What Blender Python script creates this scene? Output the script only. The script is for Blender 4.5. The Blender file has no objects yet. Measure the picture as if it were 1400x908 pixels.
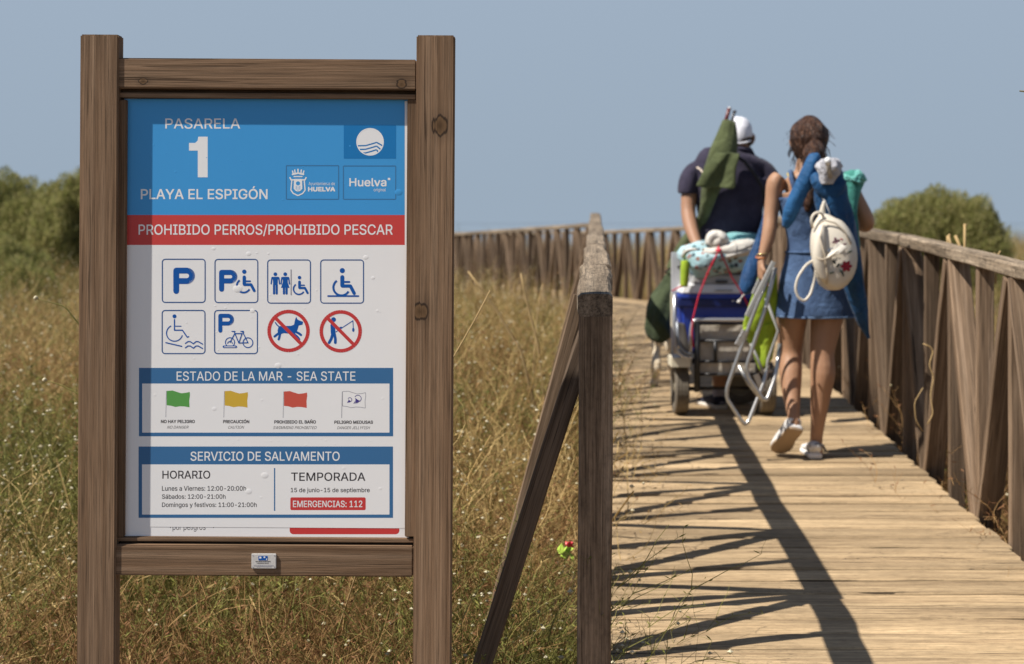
import bpy, bmesh, math, random
import numpy as np
from mathutils import Vector, Matrix, Euler
from mathutils.geometry import delaunay_2d_cdt
random.seed(7); rng = np.random.default_rng(11)
R = math.radians
scn = bpy.context.scene
COL = scn.collection

# ------------------------------------------------------------------ camera, world, sun, exposure
H = 1.15; F = 2000.0; CX = 700.0; HY = 303.0          # eye height, focal length in photo pixels, horizon row
cam = bpy.data.cameras.new('camera'); co = bpy.data.objects.new('camera', cam); COL.objects.link(co)
co.location = (0, 0, H); co.rotation_euler = (R(90), 0, 0)
cam.sensor_width = 36; cam.lens = F/1400*36; cam.shift_y = -(454-HY)/1400
cam.clip_start = 0.05; cam.clip_end = 20000
cam.dof.use_dof = True; cam.dof.focus_distance = 3.4; cam.dof.aperture_fstop = 3.9; cam.dof.aperture_blades = 7
scn.camera = co
SUN_EL = R(52.8); AZ = R(20)                           # light travels towards +X and a little +Y
SUN_STRENGTH = 5.0; SKY_STRENGTH = 0.06
w = bpy.data.worlds.new('World'); scn.world = w; w.use_nodes = True
nt = w.node_tree; bg = nt.nodes['Background']
sky = nt.nodes.new('ShaderNodeTexSky'); sky.sky_type = 'NISHITA'; sky.sun_disc = False
sky.sun_elevation = SUN_EL; sky.sun_rotation = math.atan2(-math.cos(AZ), -math.sin(AZ))
sky.altitude = 0; sky.air_density = 1.0; sky.dust_density = 0.6; sky.ozone_density = 1.0
# sea haze all round the horizon: the clear sky shades into an even grey-blue below about 25 degrees
tcw = nt.nodes.new('ShaderNodeTexCoord'); sx = nt.nodes.new('ShaderNodeSeparateXYZ'); nt.links.new(tcw.outputs['Generated'], sx.inputs[0])
rw = nt.nodes.new('ShaderNodeValToRGB'); nt.links.new(sx.outputs[2], rw.inputs[0])
hz = tuple(v/SKY_STRENGTH for v in (.240, .300, .370)); hz2 = tuple(v/SKY_STRENGTH for v in (.268, .334, .423))
rw.color_ramp.elements[0].position = .02; rw.color_ramp.elements[0].color = hz+(1,)
rw.color_ramp.elements[1].position = .30; rw.color_ramp.elements[1].color = hz2+(1,)
rf = nt.nodes.new('ShaderNodeMapRange'); rf.interpolation_type = 'SMOOTHSTEP'; nt.links.new(sx.outputs[2], rf.inputs['Value'])
rf.inputs['From Min'].default_value = .16; rf.inputs['From Max'].default_value = .62; rf.inputs['To Min'].default_value = 1; rf.inputs['To Max'].default_value = 0
mw = nt.nodes.new('ShaderNodeMix'); mw.data_type = 'RGBA'; nt.links.new(rf.outputs[0], mw.inputs[0])
nt.links.new(sky.outputs[0], mw.inputs[6]); nt.links.new(rw.outputs[0], mw.inputs[7])
nt.links.new(mw.outputs[2], bg.inputs[0]); bg.inputs[1].default_value = SKY_STRENGTH
sl = bpy.data.lights.new('sun', 'SUN'); so = bpy.data.objects.new('sun', sl); COL.objects.link(so)
sl.energy = SUN_STRENGTH; sl.angle = R(0.5); sl.color = (1.0, 0.94, 0.85)
ldir = Vector((math.cos(AZ)*math.cos(SUN_EL), math.sin(AZ)*math.cos(SUN_EL), -math.sin(SUN_EL)))
so.rotation_euler = ldir.to_track_quat('-Z', 'Y').to_euler()
scn.view_settings.view_transform = 'Standard'; scn.view_settings.look = 'None'
scn.view_settings.exposure = 0.45; scn.view_settings.gamma = 1.0
scn.render.engine = 'CYCLES'
scn.cycles.use_denoising = True; scn.cycles.max_bounces = 6; scn.cycles.diffuse_bounces = 3
scn.cycles.transparent_max_bounces = 8; scn.cycles.caustics_reflective = False; scn.cycles.caustics_refractive = False

# ------------------------------------------------------------------ helpers
def P(px, py, Y): return Vector(((px-CX)*Y/F, Y, H+(HY-py)*Y/F))
def lerp(a, b, t): return a+(b-a)*t
def interp(x, pts):
    if x <= pts[0][0]: return pts[0][1]
    for (a, va), (b, vb) in zip(pts, pts[1:]):
        if x <= b: return va+(vb-va)*(x-a)/(b-a)
    return pts[-1][1]
def tag(o, label=None, cat=None, group=None, kind=None):
    if label: o['label'] = label
    if cat: o['category'] = cat
    if group: o['group'] = group
    if kind: o['kind'] = kind
    return o
def empty(name, loc, label=None, cat=None, group=None, kind=None):
    o = bpy.data.objects.new(name, None); COL.objects.link(o); o.location = loc; o.empty_display_size = .05
    return tag(o, label, cat, group, kind)
def put(name, me, parent=None, loc=None, rot=None):
    """link a mesh; loc/rot are world values, stored relative to the (unrotated) parents"""
    o = bpy.data.objects.new(name, me); COL.objects.link(o)
    l = Vector(loc) if loc is not None else Vector((0, 0, 0))
    if parent is not None:
        o.parent = parent
        l = (Vector(loc) if loc is not None else Vector((0, 0, 0)))-wloc(parent)
    o.location = l
    if rot is not None: o.rotation_euler = rot
    return o
def wloc(o):
    v = Vector((0, 0, 0))
    while o is not None: v += o.location; o = o.parent
    return v
def mesh(name, verts, faces, mats=None, smooth=False, idx=None):
    me = bpy.data.meshes.new(name); me.from_pydata([tuple(v) for v in verts], [], faces)
    for m in (mats if isinstance(mats, (list, tuple)) else [mats]):
        if m: me.materials.append(m)
    if idx is not None: me.polygons.foreach_set('material_index', idx)
    if smooth: me.polygons.foreach_set('use_smooth', [True]*len(me.polygons))
    me.update(); return me
def bm_mesh(name, bm, mats=None, smooth=False):
    me = bpy.data.meshes.new(name); bm.to_mesh(me); bm.free()
    for m in (mats if isinstance(mats, (list, tuple)) else [mats]):
        if m: me.materials.append(m)
    if smooth: me.polygons.foreach_set('use_smooth', [True]*len(me.polygons))
    return me
def box_bm(sx, sy, sz, bev=0.0, jit=0.0, seed=0):
    bm = bmesh.new(); bmesh.ops.create_cube(bm, size=1)
    rr = random.Random(seed)
    for v in bm.verts:
        v.co = Vector((v.co.x*sx, v.co.y*sy, v.co.z*sz))+Vector([rr.uniform(-jit, jit) for _ in range(3)])
    if bev: bmesh.ops.bevel(bm, geom=bm.edges[:], offset=bev, segments=2, affect='EDGES')
    return bm
def box(name, c, s, mat, parent=None, bev=0.0, rot=None, jit=0, seed=0):
    return put(name, bm_mesh(name, box_bm(*s, bev=bev, jit=jit, seed=seed), mat), parent, c, rot)
def beam_euler(d, up=Vector((0, 0, 1))):
    x = d.normalized(); y = up.cross(x)
    if y.length < 1e-3: y = Vector((0, 1, 0))
    y.normalize(); z = x.cross(y)
    return Matrix((x, y, z)).transposed().to_euler()
_bm = {}
def beam(name, p0, p1, wdt, thk, mat, parent, up=Vector((0, 0, 1)), bev=.004, variants=5, wob=.0015):
    """timber from p0 to p1: local X along, Y = width, Z = thickness; meshes shared between alike timbers"""
    p0, p1 = Vector(p0), Vector(p1); L = (p1-p0).length; Lr = round(L*4)/4 or .25
    k = (Lr, wdt, thk, mat.name, random.randrange(variants))
    if k not in _bm:
        bm = bmesh.new(); n = 4; rr = random.Random(hash(k) & 0xffff); rings = []
        for i in range(n+1):
            x = (i/n-.5)*Lr; dy, dz = rr.uniform(-wob, wob), rr.uniform(-wob, wob)
            b = bev; ww, tt = wdt/2*rr.uniform(.975, 1.01), thk/2*rr.uniform(.975, 1.01)
            r_ = [bm.verts.new((x, y+dy, z+dz)) for y, z in ((-ww+b, -tt), (ww-b, -tt), (ww, -tt+b), (ww, tt-b), (ww-b, tt), (-ww+b, tt), (-ww, tt-b), (-ww, -tt+b))]
            rings.append(r_)
        for a, b2 in zip(rings, rings[1:]):
            for j in range(8): bm.faces.new((a[j], a[(j+1) % 8], b2[(j+1) % 8], b2[j]))
        bm.faces.new(rings[0][::-1]); bm.faces.new(rings[-1])
        bmesh.ops.recalc_face_normals(bm, faces=bm.faces[:])
        _bm[k] = bm_mesh('timber', bm, mat)
    o = put(name, _bm[k], parent, (p0+p1)/2, beam_euler(p1-p0, up)); o.scale = (L/Lr, 1, 1)
    return o
def tube_mesh(name, pts, r, mat, n=8, res=None, closed=False):
    """smooth round tube through points (world coordinates relative to first point subtracted by caller)"""
    pts = [Vector(p) for p in pts]
    if res:                                                   # round the corners
        q = [pts[0]]
        for a, b, c in zip(pts, pts[1:], pts[2:]):
            d = min(res, (b-a).length*.45, (c-b).length*.45); s = b+(a-b).normalized()*d; e = b+(c-b).normalized()*d
            q += [s.lerp(b, t).lerp(b.lerp(e, t), t) for t in (0, .25, .5, .75, 1)]
        pts = q+[pts[-1]]
    rs = r if isinstance(r, (list, tuple)) else None
    V, Fc = [], []; prev = None
    for i, p in enumerate(pts):
        t = (pts[min(i+1, len(pts)-1)]-pts[max(i-1, 0)]).normalized()
        if prev is None: u = t.orthogonal().normalized()
        else: u = (prev-t*prev.dot(t)).normalized()
        prev = u; v = t.cross(u)
        rad = (interp(i/(len(pts)-1), [(j/(len(rs)-1), x) for j, x in enumerate(rs)]) if rs else r)
        V += [p+(u*math.cos(a)+v*math.sin(a))*rad for a in [2*math.pi*k/n for k in range(n)]]
    m = len(pts)
    for i in range(m-1):
        for k in range(n): Fc.append((i*n+k, i*n+(k+1) % n, (i+1)*n+(k+1) % n, (i+1)*n+k))
    Fc.append(tuple(range(n))[::-1]); Fc.append(tuple((m-1)*n+k for k in range(n)))
    return mesh(name, V, Fc, mat, smooth=True)
def tube(name, pts, r, mat, parent=None, n=8, res=None):
    p0 = Vector(pts[0]); return put(name, tube_mesh(name, [Vector(p)-p0 for p in pts], r, mat, n, res), parent, p0)
def add_loft(bm, secs, n=14, ref=Vector((0, 1, 0)), fold=0, seed=0, power=1.0):
    """secs: (point, half width along u, half width along v); closed at both ends"""
    pts = [Vector(s[0]) for s in secs]; rings = []; rr = random.Random(seed)
    ph = [rr.uniform(0, 6.28) for _ in range(4)]
    for i, s in enumerate(secs):
        t = (pts[min(i+1, len(pts)-1)]-pts[max(i-1, 0)]).normalized()
        u = ref.cross(t)
        if u.length < 1e-4: u = Vector((1, 0, 0))
        u.normalize(); v = t.cross(u); ring = []
        for k in range(n):
            a = 2*math.pi*k/n; c, sn = math.cos(a), math.sin(a)
            if power != 1: c = math.copysign(abs(c)**power, c); sn = math.copysign(abs(sn)**power, sn)
            f = 1+fold*(math.sin(5*a+ph[0]+i*.5)+.7*math.sin(9*a+ph[1]-i*.4)+.6*math.sin(3*a+ph[2]+i))
            ring.append(bm.verts.new(pts[i]+u*c*s[1]*f+v*sn*s[2]*f))
        rings.append(ring)
    for a, b in zip(rings, rings[1:]):
        for k in range(n): bm.faces.new((a[k], a[(k+1) % n], b[(k+1) % n], b[k]))
    for rg, fl in ((rings[0], -1), (rings[-1], 1)):
        c = bm.verts.new(sum((x.co for x in rg), Vector())/n)
        for k in range(n): bm.faces.new((rg[k], rg[(k+1) % n], c))
    return bm
def secs_px(rows):       # (px, py, Y, half width px, half depth m)
    return [(P(a, b, Y), hw*Y/F, hd) for a, b, Y, hw, hd in rows]
def subdiv_secs(secs, k=3):
    """Catmull-Rom through sections"""
    out = []; n = len(secs)
    g = lambda i: secs[max(0, min(n-1, i))]
    for i in range(n-1):
        for j in range(k):
            t = j/k; vals = []
            for c in range(3):
                p0, p1, p2, p3 = (g(i+d)[c] for d in (-1, 0, 1, 2))
                vals.append((p1*2+(p2-p0)*t+(p0*2-p1*5+p2*4-p3)*t*t+(p1*3-p0-p2*3+p3)*t**3)*.5)
            out.append(tuple(vals))
    out.append(secs[-1]); return out
def loft(name, rows, mat, parent=None, base=None, n=20, k=3, px=True, ref=Vector((0, 1, 0)), fold=0, seed=0, remesh=0, smooth=4, power=1.0, noise=0):
    lst = rows if isinstance(rows[0], list) else [rows]
    bm = bmesh.new()
    b = Vector(base) if base is not None else wloc(parent)
    for q, rws in enumerate(lst):
        s = secs_px(rws) if px else rws
        s = [(Vector(a)-b, c, d) for a, c, d in s]
        add_loft(bm, subdiv_secs(s, k), n, ref, fold, seed+q, power)
    bmesh.ops.recalc_face_normals(bm, faces=bm.faces[:])
    o = put(name, bm_mesh(name, bm, mat, True), parent, b)
    if remesh: finish_body(o, remesh, smooth)
    return o
def finish_body(o, voxel=.006, it=4):
    m = o.modifiers.new('remesh', 'REMESH'); m.mode = 'VOXEL'; m.voxel_size = voxel; m.use_smooth_shade = True
    s = o.modifiers.new('smooth', 'SMOOTH'); s.factor = .5; s.iterations = it

# ------------------------------------------------------------------ materials
class N:
    def __init__(s, name):
        s.m = bpy.data.materials.new(name); s.m.use_nodes = True; s.t = s.m.node_tree
        s.b = s.t.nodes['Principled BSDF']; s.out = s.t.nodes['Material Output']
    def new(s, typ, **kw):
        n = s.t.nodes.new(typ)
        for k, v in kw.items():
            if hasattr(n, k): setattr(n, k, v)
        return n
    def link(s, a, b): s.t.links.new(a, b)
    def coords(s, scale=(1, 1, 1), rnd=True, kind='Object'):
        tc = s.new('ShaderNodeTexCoord'); mp = s.new('ShaderNodeMapping'); mp.inputs['Scale'].default_value = scale
        src = tc.outputs[kind]
        if rnd:
            oi = s.new('ShaderNodeObjectInfo'); mu = s.new('ShaderNodeMath', operation='MULTIPLY'); mu.inputs[1].default_value = 57.0
            s.link(oi.outputs['Random'], mu.inputs[0])
            ad = s.new('ShaderNodeVectorMath', operation='ADD'); s.link(src, ad.inputs[0]); s.link(mu.outputs[0], ad.inputs[1]); src = ad.outputs[0]
        s.link(src, mp.inputs[0]); return mp.outputs[0]
    def noise(s, vec, scale=1, detail=4, rough=.55, dist=0):
        n = s.new('ShaderNodeTexNoise'); n.inputs['Scale'].default_value = scale; n.inputs['Detail'].default_value = detail
        n.inputs['Roughness'].default_value = rough; n.inputs['Distortion'].default_value = dist
        if vec is not None: s.link(vec, n.inputs['Vector'])
        return n.outputs['Fac']
    def ramp(s, fac, stops):
        r = s.new('ShaderNodeValToRGB'); cr = r.color_ramp
        while len(cr.elements) < len(stops): cr.elements.new(.5)
        for e, (p, c) in zip(cr.elements, stops):
            e.position = p; e.color = (c if isinstance(c, tuple) else (c, c, c))+(1,)
        s.link(fac, r.inputs[0]); return r.outputs[0]
    def mix(s, a, b, fac, mode='MIX'):
        m = s.new('ShaderNodeMix', data_type='RGBA', blend_type=mode)
        for sock, v in ((m.inputs[6], a), (m.inputs[7], b)):
            if isinstance(v, tuple): sock.default_value = v+(1,)
            else: s.link(v, sock)
        if isinstance(fac, (int, float)): m.inputs[0].default_value = fac
        else: s.link(fac, m.inputs[0])
        return m.outputs[2]
    def math(s, op, a, b=None, clamp=False):
        m = s.new('ShaderNodeMath', operation=op); m.use_clamp = clamp
        for sock, v in zip(m.inputs, (a, b)):
            if v is None: continue
            if isinstance(v, (int, float)): sock.default_value = v
            else: s.link(v, sock)
        return m.outputs[0]
    def bump(s, h, strength=.3, dist=.002, prev=None):
        b = s.new('ShaderNodeBump'); b.inputs['Strength'].default_value = strength; b.inputs['Distance'].default_value = dist
        s.link(h, b.inputs['Height'])
        if prev is not None: s.link(prev, b.inputs['Normal'])
        s.link(b.outputs[0], s.b.inputs['Normal']); return b.outputs[0]
    def color(s, c):
        if isinstance(c, tuple): s.b.inputs['Base Color'].default_value = c+(1,)
        else: s.link(c, s.b.inputs['Base Color'])
        return s
    def rough(s, r):
        if isinstance(r, (int, float)): s.b.inputs['Roughness'].default_value = r
        else: s.link(r, s.b.inputs['Roughness'])
        return s
def wood(name, dark, mid, light, knots=(), grain=1.0, vary=.35, crack=.5, spots=0.0, rug=0.0):
    n = N(name); v = n.coords((1.0, 1, 1))
    def mp(sc):
        m = n.new('ShaderNodeMapping'); m.inputs['Scale'].default_value = sc; n.link(v, m.inputs[0]); return m.outputs[0]
    fine = n.noise(mp((5, 170*grain, 170*grain)), 1, 5, .7, .3)
    mid_n = n.noise(mp((1.3, 32*grain, 32*grain)), 1, 4, .6, .6)
    big = n.noise(mp((.9, 5, 5)), 1, 4, .6)
    c = n.ramp(mid_n, [(.25, dark), (.5, mid), (.78, light)])
    f = n.ramp(fine, [(.32, .28), (.5, 1.0), (.68, 1.4)])
    c = n.mix(c, f, .8, 'MULTIPLY')
    b = n.ramp(big, [(.3, .58), (.7, 1.25)])
    c = n.mix(c, b, .8, 'MULTIPLY')
    # long cracks along the grain
    cr = n.noise(mp((1.6, 60, 60)), 1, 2, .5, 1.0)
    crm = n.ramp(cr, [(.30, 1.0), (.335, 0.0)])
    c = n.mix(c, (dark[0]*.25, dark[1]*.25, dark[2]*.25), n.math('MULTIPLY', crm, crack))
    if rug:
        g2 = n.noise(mp((26, 60, 60)), 1, 5, .75)
        c = n.mix(c, n.ramp(g2, [(.34, .42), (.5, 1.0), (.68, 1.35)]), rug, 'MULTIPLY')
    if spots:
        sp = n.noise(mp((40, 160, 160)), 1, 3, .6); msk = n.noise(mp((2.0, 2.4, 2.4)), 1, 3, .6)
        s_ = n.math('MULTIPLY', n.ramp(sp, [(.60, 0.0), (.68, 1.0)]), n.ramp(msk, [(.5, 0.0), (.65, 1.0)]))
        c = n.mix(c, (.05, .038, .03), n.math('MULTIPLY', s_, spots))
    oi = n.new('ShaderNodeObjectInfo')
    hv = n.new('ShaderNodeHueSaturation'); n.link(c, hv.inputs['Color'])
    mr = n.new('ShaderNodeMapRange'); mr.inputs['To Min'].default_value = 1-vary; mr.inputs['To Max'].default_value = 1+vary
    n.link(oi.outputs['Random'], mr.inputs['Value']); n.link(mr.outputs[0], hv.inputs['Value'])
    c = hv.outputs[0]; hgt = n.math('SUBTRACT', n.math('ADD', fine, n.math('MULTIPLY', mid_n, .8)), n.math('MULTIPLY', crm, 1.2*crack))
    if knots:
        tc = n.new('ShaderNodeTexCoord')
        for kx, ky, kr in knots:                          # knots at fixed places on the front face
            sb = n.new('ShaderNodeVectorMath', operation='SUBTRACT'); n.link(tc.outputs['Object'], sb.inputs[0]); sb.inputs[1].default_value = (kx, ky, 0)
            ml = n.new('ShaderNodeVectorMath', operation='MULTIPLY'); n.link(sb.outputs[0], ml.inputs[0]); ml.inputs[1].default_value = (.85/kr, 1/kr, 0)
            ln = n.new('ShaderNodeVectorMath', operation='LENGTH'); n.link(ml.outputs[0], ln.inputs[0])
            d = n.math('ADD', ln.outputs['Value'], n.math('MULTIPLY', n.math('SUBTRACT', mid_n, .5), 1.3))
            c = n.mix(c, n.ramp(d, [(.0, (.10, .055, .025)), (.62, (.19, .11, .055)), (.78, (.035, .02, .012)), (1.0, (.11, .07, .045))]), n.ramp(d, [(.9, 1.0), (1.5/1.0 if 1.5 <= 1 else 1.0, 0.0)]))
            halo = n.ramp(n.math('MULTIPLY', d, .4), [(.35, .8), (.8, 1.0)])
            c = n.mix(c, halo, 1.0, 'MULTIPLY')
    n.color(c); n.rough(.82); n.b.inputs['Specular IOR Level'].default_value = .25
    n.bump(hgt, .55, .0016); return n.m
def plain(name, c, rough=.6, metal=0, spec=.5, var=.12, nscale=18, bump=0, bscale=80, trans=0):
    n = N(name); v = n.coords(rnd=True)
    f = n.noise(v, nscale, 4, .6)
    n.color(n.mix(tuple(x*(1-var) for x in c), tuple(min(1, x*(1+var)) for x in c), f)); n.rough(rough)
    n.b.inputs['Metallic'].default_value = metal; n.b.inputs['Specular IOR Level'].default_value = spec
    if bump: n.bump(n.noise(v, bscale, 4, .6), bump, .003)
    return n.m
def cloth(name, c, c2=None, weave=900, fold=.5, rough=.9, fscale=14, sheen=.1):
    n = N(name); v = n.coords(rnd=False)
    f = n.noise(v, 9, 5, .65); fl = n.noise(v, fscale, 3, .55, 1.2); wv = n.noise(v, weave, 1, .5)
    cc = n.mix(tuple(x*.8 for x in c), c2 or tuple(min(1, x*1.15) for x in c), n.ramp(f, [(.3, 0.0), (.7, 1.0)]))
    n.color(n.mix(cc, n.ramp(wv, [(.3, .85), (.7, 1.1)]), .6, 'MULTIPLY')); n.rough(rough)
    n.b.inputs['Specular IOR Level'].default_value = .2; n.b.inputs['Sheen Weight'].default_value = sheen
    n.bump(n.math('ADD', n.math('MULTIPLY', fl, 1.0), n.math('MULTIPLY', wv, .03)), fold, .02); return n.m
def leafy(name, c1, c2, trans=.35, spec=.2):
    """random tint per leaf island, some light passing through"""
    n = N(name); g = n.new('ShaderNodeNewGeometry'); oi = n.new('ShaderNodeObjectInfo')
    f = n.math('ADD', n.math('MULTIPLY', g.outputs['Random Per Island'], .65), n.math('MULTIPLY', oi.outputs['Random'], .35))
    c = n.mix(c1, c2, f); n.color(c); n.rough(.7); n.b.inputs['Specular IOR Level'].default_value = spec
    tr = n.new('ShaderNodeBsdfTranslucent'); n.link(c, tr.inputs[0]); mx = n.new('ShaderNodeMixShader'); mx.inputs[0].default_value = trans
    n.link(n.b.outputs[0], mx.inputs[1]); n.link(tr.outputs[0], mx.inputs[2]); n.link(mx.outputs[0], n.out.inputs[0]); return n.m

RAILW = wood('rail_wood', (.075, .047, .028), (.175, .118, .075), (.31, .222, .152), vary=.36, crack=.8, grain=1.5)
RAILTOP = wood('rail_top_wood', (.12, .088, .060), (.24, .185, .128), (.37, .295, .215), vary=.12, crack=.8, spots=1.0, rug=.9)
POSTW = wood('near_post_wood', (.095, .062, .040), (.25, .175, .118), (.42, .32, .235), vary=.1, crack=.8, grain=1.9, rug=.5)
BRACEW = wood('dark_brace_wood', (.06, .04, .027), (.13, .09, .062), (.22, .16, .115), vary=.1, crack=.6, grain=1.9)
ENDG = wood('end_grain_wood', (.10, .075, .055), (.19, .145, .105), (.30, .235, .175), vary=.1, rug=1.0, spots=.5)
DECKW = wood('deck_wood', (.27, .185, .105), (.42, .302, .175), (.51, .378, .226), vary=.24, crack=1.0, spots=1.0, grain=1.7, rug=.35)

# ------------------------------------------------------------------ the lie of the land
def zd(Y): return interp(Y, [(4.5, 0), (6.8, .05), (8.5, .10), (12.7, .16), (17.4, .10), (21.5, .05), (31, -.03)])
def LX(Y): return .057*Y if Y <= 17.66 else 1.007-.285*(Y-17.66)
def RX(Y): return 1.445+.066*Y if Y <= 17.4 else 2.593-.285*(Y-17.4)
def zl(Y): return interp(Y, [(3.38, .981), (4.2, 1.028), (5.9, 1.06), (12.7, 1.225), (17.66, 1.135), (24.8, .955), (40, .85)])
def zr(Y): return interp(Y, [(3.0, .96), (4.975, 1.0), (6.9, 1.08), (8.1, 1.112), (12.7, 1.2), (17.4, 1.12), (21.5, 1.02), (31, .917), (40, .87)])
def gz(x, y):
    d = max(0.0, y-62)+max(0, abs(x)-90)*.4
    g = -.46+.06*math.sin(x*.7+y*.31)+.05*math.sin(x*.23-y*.5+1)-min(d*.12, 3.2)
    if x > 8 and 20 < y < 70: g += .3*math.exp(-((x-24)/9)**2-((y-48)/14)**2)
    return g
# ground
def build_ground():
    xs = sorted(set([round(v, 2) for v in np.concatenate([np.arange(-14, 14.1, .5), np.arange(-120, 120.1, 8), [-900, -400, -200, 200, 400, 900]])]))
    ys = sorted(set([round(v, 2) for v in np.concatenate([np.arange(-6, 30.1, .5), np.arange(30, 120, 4), [-60, -30, -12, 130, 160, 200]])]))
    V = [(x, y, gz(x, y)) for y in ys for x in xs]; nx = len(xs)
    Fc = [(j*nx+i, j*nx+i+1, (j+1)*nx+i+1, (j+1)*nx+i) for j in range(len(ys)-1) for i in range(nx-1)]
    n = N('sandy_soil'); v = n.coords(rnd=False)
    a = n.noise(v, 1.3, 6, .65); b = n.noise(v, 22, 5, .7)
    c = n.ramp(a, [(.3, (.10, .07, .04)), (.55, (.18, .135, .085)), (.75, (.34, .27, .18))])
    c = n.mix(c, n.ramp(b, [(.35, .4), (.6, 1.1)]), .8, 'MULTIPLY'); n.color(c); n.rough(.95); n.bump(b, .7, .03)
    o = put('ground', mesh('ground', V, Fc, n.m, True)); tag(o, kind='structure', label='dry sandy ground under the weeds and out to the shore')
build_ground()
def build_sea():
    V = [(-9000, 90, -3.4), (9000, 90, -3.4), (9000, 16000, -3.4), (-9000, 16000, -3.4)]
    n = N('sea_water'); v = n.coords((.3, 1, 1), rnd=False)
    n.color((.13, .165, .205)); n.rough(.03); n.bump(n.noise(v, .6, 4, .6), .006, .1)
    tag(put('sea', mesh('sea', V, [(0, 1, 2, 3)], n.m)), kind='structure', label='flat calm sea at the horizon')
build_sea()

# ------------------------------------------------------------------ boardwalk deck, plank by plank
deck = empty('boardwalk', (0.9, 3, 0), 'weathered timber boardwalk deck of cross planks', kind='structure')
PL = []
for s in range(10):
    bm = bmesh.new(); rr = random.Random(s); n = 7; top = []; rings = []
    for i in range(n+1):
        x = i/n-.5; e1, e2, dz = rr.uniform(-.002, .0015), rr.uniform(-.0015, .002), rr.uniform(-.0012, .0012)
        y0, y1 = -.0662+e1, .0662+e2
        rings.append([bm.verts.new((x*1.45, yy, zz+dz)) for yy, zz in ((y0, -.034), (y0, -.006), (y0+.0045, 0), (0, .0012), (y1-.0045, 0), (y1, -.006), (y1, -.034))])
    for a, b in zip(rings, rings[1:]):
        for j in range(7): bm.faces.new((a[j], a[(j+1) % 7], b[(j+1) % 7], b[j]))
    bm.faces.new(rings[0]); bm.faces.new(rings[-1][::-1])
    bmesh.ops.recalc_face_normals(bm, faces=bm.faces[:])
    PL.append(bm_mesh('plank', bm, DECKW))
pitch = .145; k = 0
Y = -.8
while Y < 17.3:
    a = Vector((LX(Y)+.045, Y, zd(Y))); b = Vector((RX(Y)-.052, Y, zd(Y)))
    a.x += random.uniform(-.008, .006); b.x += random.uniform(-.006, .012)
    o = put('plank', PL[k % 10 if k % 3 else (k*7) % 10], deck, (a+b)/2)
    o.scale = ((b-a).length/1.45, 1, 1)
    o.rotation_euler = (math.atan2(zd(Y+.1)-zd(Y-.1), .2)+random.uniform(-.006, .006), random.uniform(-.0015, .0015), random.uniform(-.0015, .0015)+(math.pi if random.random() < .5 else 0))
    o.location.z += random.uniform(-.002, .002)
    Y += pitch+random.uniform(-.0015, .0025); k += 1
d2 = Vector((-.274, .962, 0)); Lc = Vector((LX(17.66)+.05, 17.5, 0)); Rc = Vector((RX(17.4)-.05, 17.4, 0))
t = 0.0
while t < 17:
    a = Lc+d2*t; b = Rc+d2*t; a.z = b.z = zd(b.y)
    o = put('plank', PL[k % 10], deck, (a+b)/2, beam_euler(b-a)); o.scale = ((b-a).length/1.45, 1.0, 1)
    t += pitch*1.03; k += 1
for off, f in ((.10, LX), (-.11, RX), (.78, LX)):              # joists under the planks
    pts = [Vector((f(y)+off, y, zd(y)-.115)) for y in (-.8, 4.5, 6.8, 8.5, 12.7, 17.3)]
    for a, b in zip(pts, pts[1:]): beam('joist', a, b, .06, .15, RAILW, deck)

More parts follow.
